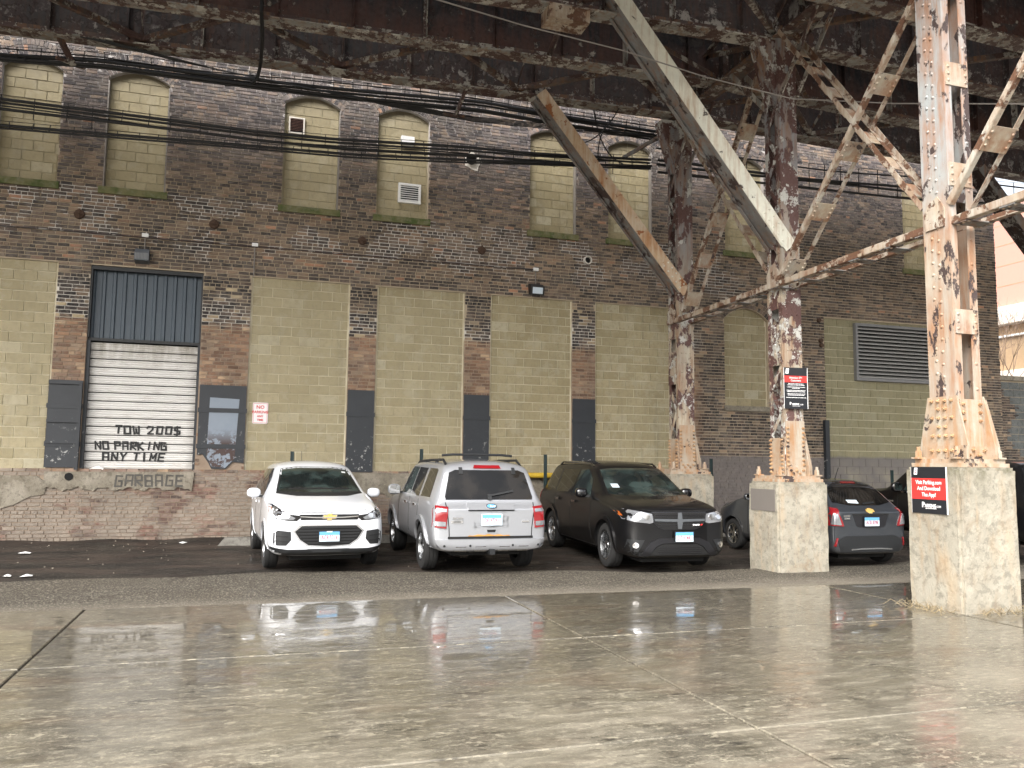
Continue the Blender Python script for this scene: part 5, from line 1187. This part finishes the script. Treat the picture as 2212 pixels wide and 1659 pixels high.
        m_ = MB(); m_.cyl(c-ay*h*.3, c+ay*h*.1, rr-.03, n=24); m_.build('brake_disc', M['void'], w)
    def hit(s, view, a, b):
        L = s.L
        if view == 'front': o, d_ = Vector((5, a, b)), Vector((-1, 0, 0))
        elif view == 'rear': o, d_ = Vector((-5, a, b)), Vector((1, 0, 0))
        elif view == 'left': o, d_ = Vector((L/2-a, 3, b)), Vector((0, -1, 0))
        elif view == 'right': o, d_ = Vector((L/2-a, -3, b)), Vector((0, 1, 0))
        else: o, d_ = Vector((L/2-a, b, 4)), Vector((0, 0, -1))
        h = s.bvh.ray_cast(o, d_)
        if h[0] is None:
            near = s.bvh.find_nearest(o+d_*(5-L/2 if view in ('front', 'rear') else 3-s.hw if view != 'top' else 4-s.H)); return near[0], d_
        return h[0], d_
    def patch(s, name, view, poly, mat, off=.006, res=.07, parent=None, mirror=False, label=None, skirt=.012, smooth=True):
        """an outline drawn on the front, rear, side or top, wrapped onto the shell with its own thickness"""
        if mirror:
            s.patch(name, view, poly, mat, off, res, parent, False, label, skirt); poly = [(-a, b) for a, b in poly]
            return s.patch(name, view, poly, mat, off, res, parent, False, label, skirt)
        bm = bmesh.new(); vs = [bm.verts.new((a, b, 0)) for a, b in poly]; bm.faces.new(vs)
        for ax in (0, 1):
            lo, hi = min(p[ax] for p in poly), max(p[ax] for p in poly); n = max(1, math.ceil((hi-lo)/res))
            for k in range(1, n):
                co = [0, 0, 0]; co[ax] = lo+(hi-lo)*k/n; no = [0, 0, 0]; no[ax] = 1
                bmesh.ops.bisect_plane(bm, geom=bm.verts[:]+bm.edges[:]+bm.faces[:], plane_co=co, plane_no=no)
        bmesh.ops.triangulate(bm, faces=bm.faces)
        dv = None
        for v in bm.verts:
            p, d_ = s.hit(view, v.co.x, v.co.y); dv = d_; v.co = p-d_*off
        for f in bm.faces: f.normal_update()
        nrm = sum((f.normal*f.calc_area() for f in bm.faces), Vector())
        if nrm.dot(dv) > 0: bmesh.ops.reverse_faces(bm, faces=bm.faces)
        ed = [e for e in bm.edges if e.is_boundary]; ex_ = bmesh.ops.extrude_edge_only(bm, edges=ed); nv = [g_ for g_ in ex_['geom'] if isinstance(g_, bmesh.types.BMVert)]
        for v in nv: v.co += dv*(skirt+off)
        me = bpy.data.meshes.new(name); bm.to_mesh(me); bm.free(); me.materials.append(mat)
        if smooth: sm(me, 45)
        return link(name, me, parent or s.t, label=label)
    def strip(s, name, view, pts, w, mat, off=.003, **k):
        """a thin line: pts in view coordinates, width w"""
        P_ = [Vector(p) for p in pts]; Lf, Rt = [], []
        for i, p in enumerate(P_):
            d_ = (P_[min(i+1, len(P_)-1)]-P_[max(i-1, 0)]).normalized(); n = Vector((-d_.y, d_.x))*w/2; Lf.append(tuple(p+n)); Rt.append(tuple(p-n))
        return s.patch(name, view, Lf+Rt[::-1], mat, off, .12, skirt=.006, **k)
    def arch(s, mat, w=.06, off=.012, lo=-12, name='wheel_arch_trim', sides=('left', 'right')):
        r0 = s.r+.05
        for ax in (s.fa, s.ra):
            for sd in sides:
                A = [R(lo+(180-2*lo)*k/18) for k in range(19)]
                s.patch(name, sd, [(ax+math.cos(t)*(r0+w), s.r+.01+math.sin(t)*(r0+w)) for t in A]+[(ax+math.cos(t)*r0, s.r+.01+math.sin(t)*r0) for t in A[::-1]], mat, off, .3, skirt=.02)
    def plate(s, view, y, z, txt, lift=.012, frame=True, top=None, w=.305, h=.152):
        sg = 1 if view == 'front' else -1; p, _ = s.hit(view, y, z); x = p.x+sg*lift
        pm = MB(); pm.box(min(x, x+sg*.008), max(x, x+sg*.008), y-w/2-.01, y+w/2+.01, z-h/2-.01, z+h/2+.01); pl = pm.build('licence_plate', M['black_plastic'] if frame else M['plate_pale'], s.t)
        x1 = x+sg*.0085; a, b = min(x1, x1+sg*.002), max(x1, x1+sg*.002)
        q = MB(); q.box(a, b, y-w/2+.004, y+w/2-.004, z-h/2+.004, z+h*.14); q.build('plate_face', M['plate_pale'], pl)
        q = MB(); q.box(a, b, y-w/2+.004, y+w/2-.004, z+h*.14+.001, z+h/2-.004); q.build('plate_band', M['plate_blue'], pl)
        text_mesh(txt, .088, M['plate_red'], 'lettering', pl, (x1+sg*.003, y, z-.016), (0, sg, 0), (0, 0, 1), squeeze=.66, bold=.0008)
        if top: text_mesh(top, .022, M['white_print'], 'lettering', pl, (x1+sg*.003, y, z+h/2-.006), (0, sg, 0), (0, 0, 1), bold=.001)
    def mirror(s, sc, z, mat, sz=(.14, .2, .14), out=.1):
        for sd in (-1, 1):
            p, _ = s.hit('left' if sd > 0 else 'right', sc, z-.02); c = (p.x-.02, sd*(s.hw+out-.02), z+.02); m_ = blob(c, sz); w = m_.build('mirror', mat, s.t, smooth=True)
            m_ = MB(); m_.beam((p.x, p.y-sd*.03, z-.04), (c[0], c[1]-sd*.03, z-.03), .06, .04); m_.build('mirror_arm', M['black_plastic'], w)
            m_ = MB(); m_.prism([(c[0]-sz[0]*.5-.002, c[1]+a*sz[1]*.38, c[2]+b*sz[2]*.36) for a, b in ((-1, -1), (1, -1), (1.05, 0), (1, 1), (-1, 1))], (.006, 0, 0)); m_.build('mirror_glass', M['mirror_glass'], w, fix=True)
    def place(s):
        s.t.location = s.loc; s.t.rotation_euler = (0, -s.pitch, s.head)
M['mirror_glass'] = plain('mirror_glass', (.6, .62, .64), .04, 1, var=.02)
M['white_body'] = paint('white_body', (.68, .7, .73), 0, .3, .2)
M['silver_body'] = paint('silver_body', (.36, .37, .39), .55, .34, .35)
M['black_body'] = paint('black_body', (.004, .004, .0045), 0, .5, .05, .6)
M['grey_body'] = paint('grey_body', (.03, .034, .04), .2, .28, .25)
M['grille_dark'] = plain('grille_dark', (.004, .004, .004), .6)
def mk(spec, *a, **k): Car.spec = spec; return Car(*a, **k)
def box_on(c, view, a, b, w, h, mat, name, lift=0., dep=.02, parent=None):
    p, d_ = c.hit(view, a, b); q = p-d_*lift
    m_ = MB()
    if view in ('front', 'rear'): m_.box(min(q.x, q.x-d_.x*dep), max(q.x, q.x-d_.x*dep), a-w/2, a+w/2, b-h/2, b+h/2)
    else: m_.box(q.x-w/2, q.x+w/2, min(q.y, q.y-d_.y*dep), max(q.y, q.y-d_.y*dep), b-h/2, b+h/2)
    return m_.build(name, mat, parent or c.t)
def ell(cx, cz, a, b, n=16): return [(cx+a*math.cos(2*math.pi*i/n), cz+b*math.sin(2*math.pi*i/n)) for i in range(n)]
def bowtie(c, view, y, z, w):
    sg = 1 if view == 'front' else -1; P0 = [(-1, -.18), (-.88, .28), (-.32, .28), (-.26, .5), (.38, .5), (.33, .28), (1, .28), (.88, -.2), (.3, -.2), (.26, -.45), (-.38, -.45), (-.32, -.2)]
    for k, mt, lf in ((1.14, 'chrome', .012), (1, 'gold', .017)): c.patch('emblem', view, [(y+sg*a*w/2*k, z+b*w/2*k) for a, b in P0], M[mt], lf, .2, skirt=.01, smooth=False)

# white small SUV, nose to the street
c = mk(dict(rimr=.2, rim='alloy', spokes=5, double=True, sw=.017), 'white_suv', 'white compact SUV parked nose out beside the no parking sign', (1.08, 14.85, .03), R(-90+3.5), R(-.6),
       4.25, 1.78, 1.66, .24, .98, 1.12, 1.12, 1.95, 3.75, 4.08, 1.04, 1.1, .68, .86, 3.42, .33, .215, M['white_body'], flat=.74, tailw=.82)
c.patch('windshield', 'front', [(-.66, 1.15), (-.4, 1.13), (.4, 1.13), (.66, 1.15), (.535, 1.5), (.3, 1.53), (-.3, 1.53), (-.535, 1.5)], M['glass'], .006, .08)
c.patch('windshield_seal', 'front', [(-.69, 1.135), (-.4, 1.105), (.4, 1.105), (.69, 1.135), (.56, 1.515), (.3, 1.55), (-.3, 1.55), (-.56, 1.515)], M['black_plastic'], .003, .08)
for sd in ('left', 'right'):
    c.patch('side_window', sd, [(1.62, 1.08), (2.55, 1.08), (2.55, 1.5), (2.1, 1.51), (1.85, 1.38)], M['glass_tint'], .005); c.patch('side_window', sd, [(2.62, 1.08), (3.4, 1.12), (3.5, 1.3), (3.35, 1.48), (2.62, 1.5)], M['glass_tint'], .005)
    c.strip('door_gap', sd, [(1.5, 1.0), (1.46, .6), (1.5, .3)], .012, M['void']); c.strip('door_gap', sd, [(2.58, 1.05), (2.6, .3)], .012, M['void']); c.strip('rocker', sd, [(1.25, .26), (3.0, .26)], .1, M['black_plastic'], .008)
    for x in (2.4, 3.35): box_on(c, sd, x, .95, .2, .035, M['white_body'], 'door_handle', .015, .02)
c.arch(M['white_body'], .045, .01)
c.patch('headlight', 'front', [(.83, .99), (.78, 1.0), (.7, .94), (.56, .87), (.44, .855), (.42, .825), (.48, .775), (.6, .78), (.78, .81), (.845, .87)], M['black_gloss'], .006, .05, mirror=True)
c.patch('headlamp_lens', 'front', [(.79, .93), (.68, .9), (.55, .845), (.5, .82), (.53, .79), (.66, .8), (.77, .825), (.81, .88)], M['lamp_clear'], .014, .05, mirror=True)
for y in (.62, .73): c.patch('headlamp_bulb', 'front', ell(y, .85, .042, .04, 10), M['chrome'], .024, .05, mirror=True)
c.patch('indicator', 'front', [(.8, .96), (.835, .97), (.85, .89), (.82, .86)], M['lamp_amber'], .016, .05, mirror=True)
c.patch('upper_grille', 'front', [(-.44, .87), (.44, .87), (.42, .79), (-.42, .79)], M['grille_dark'], .008, .1)
c.strip('grille_bar', 'front', [(-.43, .84), (-.2, .825), (.2, .825), (.43, .84)], .016, M['chrome'], .02)
bowtie(c, 'front', 0, .83, .2)
lg = [(-.4, .7), (.4, .7), (.5, .62), (.42, .5), (.3, .42), (0, .4), (-.3, .42), (-.42, .5), (-.5, .62)]
c.patch('grille_surround', 'front', [(a*1.06, (b-.56)*1.12+.56) for a, b in lg], M['chrome'], .004, .1); c.patch('lower_grille', 'front', lg, M['grille_dark'], .01, .1)
for k, (z, w) in enumerate(((.675, .4), (.63, .46), (.585, .45), (.54, .42), (.495, .38), (.45, .32))): c.strip('grille_slat', 'front', [(-w, z), (w, z)], .018, M['black_plastic'], .026)
c.patch('fog_recess', 'front', [(.56, .62), (.74, .64), (.8, .6), (.8, .42), (.62, .42), (.55, .5)], M['black_plastic'], .008, .08, mirror=True)
for z in (.48, .55): c.strip('fog_slat', 'front', [(.6, z), (.77, z+.01)], .02, M['grille_dark'], .018); c.strip('fog_slat', 'front', [(-.6, z), (-.77, z+.01)], .02, M['grille_dark'], .018)
c.patch('bumper_skirt', 'front', [(-.85, .4), (-.6, .36), (-.4, .36), (.4, .36), (.6, .36), (.85, .4), (.8, .27), (-.8, .27)], M['black_plastic'], .028, .045)
c.strip('skid_bar', 'front', [(-.42, .3), (-.3, .345), (.3, .345), (.42, .3)], .04, M['black_plastic'], .024)
c.strip('hood_gap', 'front', [(-.66, .96), (-.4, .9), (.4, .9), (.66, .96)], .008, M['grille_dark'], .003)
c.plate('front', 0, .545, 'AC8 5316', .03, top='SUNRISE')
c.mirror(1.62, 1.1, M['white_body'], (.13, .22, .16), .12)
for a in ((.1, 1.15, .62, 1.16), (-.5, 1.15, .02, 1.14)): c.strip('wiper', 'front', [(a[0], a[1]), (a[2], a[3])], .02, M['black_plastic'], .03)
c.patch('inspection_sticker', 'front', [(.5, 1.47), (.44, 1.475), (.44, 1.455), (.505, 1.45)], M['white_print'], .009)
m_ = MB(); p, _ = c.hit('top', 3.6, 0); m_.tube([p-Vector((0, 0, .02)), p+Vector((-.06, 0, .19))], .005, 5); m_.build('aerial', M['black_plastic'], c.t)
c.place()

# silver SUV, tail to the street
c = mk(dict(rimr=.215, rim='alloy', spokes=6, double=False, sw=.03), 'silver_suv', 'silver boxy SUV seen from behind with roof rails and rusty tailgate edge', (3.52, 14.22, .03), R(90), R(.8),
       4.44, 1.81, 1.73, .34, 1.0, 1.1, 1.2, 1.75, 4.12, 4.33, 1.08, 1.06, .74, .9, 3.52, .355, .235, M['silver_body'], flat=.8, tailw=.88)
c.patch('rear_window', 'rear', [(-.68, 1.12), (.68, 1.12), (.69, 1.16), (.6, 1.52), (.5, 1.56), (-.5, 1.56), (-.6, 1.52), (-.69, 1.16)], M['glass_tint'], .008, .07)
c.patch('brake_lamp', 'rear', [(-.22, 1.585), (.22, 1.585), (.2, 1.635), (-.2, 1.635)], M['lamp_red'], .02, .1)
for y in (-.42, .42): c.patch('glass_hinge', 'rear', [(y-.03, 1.5), (y+.03, 1.5), (y+.025, 1.6), (y-.025, 1.6)], M['black_plastic'], .022)
c.patch('windshield', 'front', [(-.68, 1.18), (.68, 1.18), (.58, 1.58), (-.58, 1.58)], M['glass'], .006)
for sd in ('left', 'right'):
    c.patch('side_window', sd, [(1.75, 1.12), (2.48, 1.12), (2.48, 1.57), (2.0, 1.57), (1.82, 1.42)], M['glass'], .005); c.patch('side_window', sd, [(2.56, 1.12), (3.22, 1.12), (3.18, 1.57), (2.56, 1.57)], M['glass_tint'], .005); c.patch('side_window', sd, [(3.36, 1.13), (4.0, 1.14), (3.88, 1.54), (3.8, 1.57), (3.34, 1.57)], M['glass_tint'], .005)
    for x in (1.55, 2.52, 3.25): c.strip('door_gap', sd, [(x, 1.08), (x+.02, .7), (x-.02, .42)], .012, M['void'])
    c.strip('rocker', sd, [(1.35, .37), (3.05, .37)], .12, M['black_plastic'], .02)
    for x in (2.35, 3.1): box_on(c, sd, x, .98, .17, .035, M['chrome'], 'door_handle', .012, .025)
    m_ = MB(); p0, p1 = [c.hit('top', q, (.6 if sd == 'left' else -.6))[0] for q in (1.75, 3.95)]; q = Vector((0, 0, .075)); m_.tube([p0, p0+q+Vector((-.2, 0, 0)), p0.lerp(p1, .5)+q*1.1, p1+q+Vector((.2, 0, 0)), p1], .02, 8)
    for f in (.3, .7): pp = p0.lerp(p1, f); m_.box(pp.x-.05, pp.x+.05, pp.y-.02, pp.y+.02, pp.z, pp.z+.07)
    m_.build('roof_rail', M['black_plastic'], c.t)
m_ = MB()
for x in (-1.35,): m_.tube([(x, -.58, 1.775), (x, -.4, 1.79), (x, .4, 1.79), (x, .58, 1.775)], .022, 6)
m_.build('cross_bar', M['black_plastic'], c.t)
c.arch(M['silver_body'], .075, .026)
c.patch('tail_lamp', 'rear', [(.66, 1.02), (.84, 1.04), (.87, .98), (.885, .72), (.69, .7)], M['lamp_red'], .02, .05, mirror=True)
c.patch('reverse_lamp', 'rear', [(.7, .8), (.86, .81), (.87, .74), (.7, .735)], M['lamp_clear'], .028, .06, mirror=True); c.patch('reverse_lamp', 'rear', [(.69, .99), (.83, 1.0), (.85, .95), (.69, .945)], M['lamp_clear'], .028, .06, mirror=True)
c.patch('plate_recess', 'rear', [(-.36, .96), (.36, .96), (.33, .7), (-.33, .7)], M['silver_body'], -.0, .1, skirt=.002); c.strip('painted_plate_shadow', 'rear', [(-.36, .965), (.36, .965)], .02, M['grille_dark'], .01)  # near-black strip paints the shadow below the garnish
c.patch('garnish', 'rear', [(-.37, 1.07), (.37, 1.07), (.36, .975), (-.36, .975)], M['silver_body'], .03, .1)
c.patch('emblem', 'rear', ell(0, 1.03, .085, .036), M['chrome'], .045, .1); c.patch('emblem', 'rear', ell(0, 1.03, .07, .026), M['plate_blue'], .05, .1)
text_mesh('Ford', .04, M['white_print'], 'lettering', c.t, (-c.L/2-.052, 0, 1.03), (0, -1, 0), (0, 0, 1), bold=.001)
text_mesh('ESCAPE', .045, M['chrome'], 'lettering', c.t, (-c.L/2-.012, .52, .85), (0, -1, 0), (0, 0, 1), bold=.002); c.patch('badge', 'rear', [(.44, .82), (.62, .82), (.62, .775), (.44, .775)], M['chrome'], .01); text_mesh('LIMITED', .03, M['black_print'], 'lettering', c.t, (-c.L/2-.016, .53, .797), (0, -1, 0), (0, 0, 1))
c.patch('badge', 'rear', [(-.6, .81), (-.48, .81), (-.48, .785), (-.6, .785)], M['chrome'], .01)
c.strip('tailgate_gap', 'rear', [(.69, 1.08), (.645, .7), (.64, .56)], .012, M['void'], .004); c.strip('tailgate_gap', 'rear', [(-.69, 1.08), (-.645, .7), (-.64, .56)], .012, M['void'], .004)
c.patch('rust_edge', 'rear', [(-.3, .585), (-.28, .6), (-.2, .592), (-.12, .61), (-.05, .598), (.04, .615), (.1, .6), (.2, .61), (.28, .592), (.34, .6), (.36, .585)], M['rust_orange'] if 'rust_orange' in M else M['rust'], .005, .06)
c.strip('tailgate_gap', 'rear', [(-.66, .565), (.66, .565)], .035, M['grille_dark'], .012)
c.patch('tailgate_handle', 'rear', [(-.1, .7), (.1, .7), (.09, .62), (-.09, .62)], M['silver_body'], .012); c.patch('tailgate_handle', 'rear', [(-.07, .68), (.07, .68), (.06, .64), (-.06, .64)], M['grille_dark'], .014)
c.patch('bumper', 'rear', [(-.9, .54), (.9, .54), (.9, .36), (.7, .34), (-.7, .34), (-.9, .36)], M['silver_body'], .045, .07, skirt=.05)
for y in (-.5, -.2, .17, .47): c.patch('bumper_pad', 'rear', [(y-.09, .36), (y+.09, .36), (y+.08, .44), (y-.08, .44)], M['alloy'], .052, .1)
for y in (-.74, -.33, .33, .72): c.patch('parking_sensor', 'rear', ell(y, .45, .018, .018, 8), M['black_plastic'], .05)
m_ = MB(); m_.box(-c.L/2-.09, -c.L/2+.1, -.04, .04, .32, .4); m_.build('tow_hitch', M['black_plastic'], c.t)
c.strip('wiper', 'rear', [(0, 1.18), (-.38, 1.25)], .025, M['black_plastic'], .035); c.patch('wiper_base', 'rear', [(-.03, 1.12), (.03, 1.12), (.03, 1.2), (-.03, 1.2)], M['black_plastic'], .03)
c.plate('rear', 0, .83, 'DE 97291', .02, False)
m_ = MB(); m_.beam((-1.3, -.75, .33), (-1.3, .75, .3), .09, .09); m_.beam((-1.9, -.2, .33), (-1.3, -.1, .3), .05, .05); m_.build('rear_axle', M['void'], c.t)
c.mirror(1.72, 1.14, M['silver_body'], (.12, .23, .19), .13)
c.place()

# black crossover, nose to the street
c = mk(dict(rimr=.23, rim='alloy', spokes=5, double=True, sw=.009), 'black_crossover', 'large black crossover with roof rails parked nose out with crosshair grille', (6.57, 13.99, .03), R(-90-3), R(-.8),
       4.86, 1.79, 1.72, .22, 1.02, 1.14, 1.22, 2.1, 4.35, 4.72, 1.08, 1.1, .7, .95, 3.84, .355, .225, M['black_body'], flat=.71, tailw=.82)
c.patch('windshield', 'front', [(-.69, 1.17), (-.4, 1.15), (.4, 1.15), (.69, 1.17), (.57, 1.56), (.3, 1.59), (-.3, 1.59), (-.57, 1.56)], M['glass'], .006, .08)
for sd in ('left', 'right'):
    c.patch('side_window', sd, [(1.72, 1.12), (2.62, 1.12), (2.62, 1.54), (2.25, 1.55), (1.95, 1.4)], M['glass'], .005); c.patch('side_window', sd, [(2.7, 1.12), (3.55, 1.12), (3.62, 1.54), (2.7, 1.54)], M['glass_tint'], .005); c.patch('side_window', sd, [(3.68, 1.13), (4.38, 1.18), (4.3, 1.4), (4.1, 1.52), (3.72, 1.54)], M['glass_tint'], .005)
    for x in (1.6, 2.66, 3.62): c.strip('door_gap', sd, [(x, 1.08), (x+.02, .7), (x-.02, .32)], .012, M['void'])
    c.strip('rocker', sd, [(1.42, .25), (3.35, .25)], .11, M['black_plastic'], .012)
    for x in (2.45, 3.4): box_on(c, sd, x, .98, .2, .04, M['black_gloss'], 'door_handle', .015, .025)
    sg = .6 if sd == 'left' else -.6; m_ = MB(); p0, p1 = [c.hit('top', q, sg)[0] for q in (2.2, 4.1)]; q = Vector((0, 0, .055)); m_.tube([p0, p0+q+Vector((-.15, 0, 0)), p0.lerp(p1, .5)+q*1.2, p1+q+Vector((.15, 0, 0)), p1], .018, 8); m_.build('roof_rail', M['black_gloss'], c.t)
c.arch(M['black_body'], .075, .024)
c.patch('headlight', 'front', [(.86, .97), (.8, .985), (.5, .93), (.46, .92), (.44, .79), (.5, .775), (.74, .8), (.85, .83)], M['lamp_clear'], .012, .06, mirror=True)
c.patch('indicator', 'front', [(.845, .94), (.86, .94), (.855, .88), (.84, .88)], M['lamp_amber'], .018, .06, mirror=True)
for y in (.55, .68): c.patch('headlamp_bulb', 'front', ell(y, .875, .05, .045, 10), M['chrome'], .022, .05, mirror=True)
gr = [(-.44, .94), (.44, .94), (.42, .8), (.34, .72), (.24, .69), (-.24, .69), (-.34, .72), (-.42, .8)]
c.patch('grille_surround', 'front', [(a*1.05, (b-.82)*1.1+.82) for a, b in gr], M['alloy_dark'], .006, .1); c.patch('grille', 'front', gr, M['grille_dark'], .012, .1)
for z in (.73, .76, .79, .86, .885, .91): c.strip('grille_mesh_bar', 'front', [(-.36 if z < .8 else -.41, z), (.36 if z < .8 else .41, z)], .007, M['alloy_dark'], .018)
c.patch('grille_cross', 'front', [(-.425, .845), (-.04, .84), (-.03, .94), (.03, .94), (.04, .84), (.425, .845), (.42, .81), (.045, .8), (.03, .69), (-.03, .69), (-.045, .8), (-.42, .81)], M['galv'], .026, .1)
text_mesh('DODGE', .032, M['white_print'], 'lettering', c.t, (c.L/2+.03, .27, .752), (0, 1, 0), (0, 0, 1), bold=.001)
c.patch('emblem', 'front', [(.345, .742), (.365, .765), (.372, .765), (.352, .742)], M['red_print'], .03); c.patch('emblem', 'front', [(.36, .742), (.38, .765), (.387, .765), (.367, .742)], M['red_print'], .03)
c.strip('hood_gap', 'front', [(-.7, 1.0), (-.45, .965), (.45, .965), (.7, 1.0)], .01, M['void'], .003)
lp = [(-.56, .3), (-.42, .46), (-.3, .5), (.3, .5), (.42, .46), (.56, .3)]
c.patch('lower_surround', 'front', [(-.66, .27), (-.5, .48), (-.34, .55), (.34, .55), (.5, .48), (.66, .27), (.52, .27), (.4, .42), (.28, .47), (-.28, .47), (-.4, .42), (-.52, .27)], M['frame_black'] if 'frame_black' in M else M['alloy_dark'], .022, .08)
c.patch('lower_grille', 'front', [(-.5, .29), (-.38, .42), (-.28, .46), (.28, .46), (.38, .42), (.5, .29)], M['grille_dark'], .012, .1)
for z in (.32, .35, .38, .41): c.strip('grille_mesh_bar', 'front', [(-.36, z), (.36, z)], .006, M['alloy_dark'], .018)
c.patch('fog_recess', 'front', [(.58, .52), (.82, .53), (.84, .36), (.68, .34)], M['black_plastic'], .008, .08, mirror=True); c.patch('fog_lamp', 'front', ell(.72, .44, .045, .045, 14), M['chrome'], .02, .05, mirror=True)
c.patch('bumper_skirt', 'front', [(-.88, .33), (.88, .33), (.84, .24), (-.84, .24)], M['black_plastic'], .01, .08)
c.plate('front', .06, .57, 'DT 81443', .04); c.mirror(1.75, 1.14, M['black_gloss'], (.14, .22, .17), .12)
for a in ((.05, 1.18, .6, 1.2), (-.55, 1.18, -.02, 1.17)): c.strip('wiper', 'front', [(a[0], a[1]), (a[2], a[3])], .02, M['black_plastic'], .03)
c.patch('parking_permit', 'front', [(-.56, 1.27), (-.44, 1.27), (-.44, 1.33), (-.56, 1.33)], M['plate_pale'], .009)
c.patch('tail_lamp', 'right', [(4.62, 1.1), (4.78, 1.08), (4.8, .95), (4.7, .93)], M['lamp_red'], .01); c.place()

# small dark grey hatchback, tail to the street
c = mk(dict(rimr=.19, rim='alloy', spokes=5, double=True, sw=.02), 'grey_hatchback', 'small dark grey hatchback half hidden by the middle concrete pier', (10.1, 13.42, .02), R(90), R(.8),
       3.64, 1.6, 1.48, .2, .88, 1.02, .85, 1.6, 3.1, 3.48, 1.0, 1.0, .68, .66, 3.04, .295, .185, M['grey_body'], flat=.72, tailw=.82)
c.patch('rear_window', 'rear', [(-.6, 1.08), (-.3, 1.03), (.3, 1.03), (.6, 1.08), (.52, 1.3), (.4, 1.36), (-.4, 1.36), (-.52, 1.3)], M['glass_tint'], .01, .07)
c.patch('brake_lamp', 'rear', [(-.15, 1.395), (.15, 1.395), (.14, 1.42), (-.14, 1.42)], M['lamp_red'], .02)
c.patch('windshield', 'front', [(-.6, 1.1), (.6, 1.1), (.5, 1.36), (-.5, 1.36)], M['glass'], .006)
for sd in ('left', 'right'):
    c.patch('side_window', sd, [(1.3, 1.03), (2.05, 1.04), (2.05, 1.35), (1.75, 1.35), (1.5, 1.25)], M['glass_tint'], .005); c.patch('side_window', sd, [(2.12, 1.04), (2.8, 1.08), (2.85, 1.3), (2.12, 1.35)], M['glass_tint'], .005)
    for x in (1.2, 2.08): c.strip('door_gap', sd, [(x, 1.0), (x+.02, .6), (x-.02, .28)], .012, M['void'])
c.arch(M['grey_body'], .04, .01)
c.patch('tail_lamp', 'rear', [(.6, .99), (.7, 1.0), (.76, .88), (.77, .7), (.55, .69), (.58, .78), (.64, .9)], M['lamp_red'], .02, .05, mirror=True)
c.patch('reverse_lamp', 'rear', [(.66, .9), (.73, .89), (.75, .72), (.6, .71)], M['lamp_clear'], .028, .05, mirror=True)
c.patch('plate_recess', 'rear', [(-.36, .87), (.36, .87), (.3, .7), (.25, .67), (-.25, .67), (-.3, .7)], M['alloy_dark'], .004, .1); c.strip('tailgate_lip', 'rear', [(-.37, .885), (.37, .885)], .022, M['void'], .012)
bowtie(c, 'rear', 0, .945, .17)
c.patch('badge', 'rear', [(.42, .87), (.55, .87), (.55, .855), (.42, .855)], M['chrome'], .01); text_mesh('SPARK', .04, M['chrome'], 'lettering', c.t, (-c.L/2-.01, .49, .82), (0, -1, 0), (0, 0, 1), bold=.002)
c.patch('bumper_valance', 'rear', [(-.66, .46), (-.5, .53), (.5, .53), (.66, .46), (.6, .26), (-.6, .26)], M['black_plastic'], .012, .08)
c.patch('reflector', 'rear', [(.66, .5), (.68, .5), (.72, .36), (.69, .355)], M['lamp_red'], .02, mirror=True); c.strip('chrome_lip', 'rear', [(-.42, .3), (-.2, .315), (.2, .315), (.42, .3)], .022, M['alloy'], .025)
c.strip('wiper', 'rear', [(.02, 1.06), (-.22, 1.08)], .022, M['black_plastic'], .03); c.patch('window_card', 'rear', [(.1, 1.06), (.3, 1.07), (.31, 1.12), (.1, 1.115)], M['plate_pale'], .013)
c.patch('spoiler', 'rear', [(-.5, 1.37), (.5, 1.37), (.46, 1.42), (-.46, 1.42)], M['black_gloss'], .014, .08)
c.plate('rear', 0, .765, 'ACB 8398', .02)
m_ = MB(); p, _ = c.hit('top', 2.75, 0); m_.tube([p-Vector((0, 0, .01)), p+Vector((-.1, 0, .2))], .006, 5); m_.build('aerial', M['black_plastic'], c.t)
c.mirror(1.3, 1.04, M['grey_body'], (.12, .18, .13), .08); c.place()

# large black vehicle beyond it
c = mk(dict(rimr=.24, rim='alloy_dark', spokes=6, double=False, sw=.03), 'black_truck', 'tall black vehicle mostly hidden between the grey hatchback and the nearest pier', (13.75, 13.2, .02), R(90), R(.8),
       5.1, 1.98, 1.86, .4, 1.1, 1.2, 1.4, 2.1, 4.6, 4.9, 1.16, 1.2, .76, 1.0, 4.1, .39, .25, M['black_body'], flat=.8, tailw=.88)
for sd in ('left', 'right'):
    c.patch('side_window', sd, [(2.0, 1.2), (2.95, 1.2), (2.95, 1.7), (2.4, 1.7), (2.15, 1.5)], M['glass'], .005); c.patch('side_window', sd, [(3.05, 1.2), (3.9, 1.2), (3.9, 1.7), (3.05, 1.7)], M['glass_tint'], .005)
    c.strip('belt_trim', sd, [(1.95, 1.16), (4.6, 1.16)], .02, M['chrome'], .01); c.patch('badge', sd, [(1.1, .98), (1.75, .98), (1.75, .945), (1.1, .945)], M['chrome'], .008)
    for x in (1.85, 3.0): c.strip('door_gap', sd, [(x, 1.15), (x+.02, .7), (x-.02, .5)], .012, M['void'])
    for x in (2.8, 3.75): box_on(c, sd, x, 1.06, .2, .04, M['black_gloss'], 'door_handle', .015, .025)
c.patch('rear_window', 'rear', [(-.7, 1.25), (.7, 1.25), (.62, 1.68), (-.62, 1.68)], M['glass_tint'], .008); c.patch('windshield', 'front', [(-.72, 1.28), (.72, 1.28), (.62, 1.7), (-.62, 1.7)], M['glass'], .006)
c.arch(M['black_plastic'], .07, .02); c.patch('tail_lamp', 'rear', [(.76, 1.15), (.9, 1.13), (.92, .85), (.78, .85)], M['lamp_red'], .02, mirror=True)
c.mirror(1.95, 1.24, M['black_gloss'], (.14, .24, .2), .14); c.place()
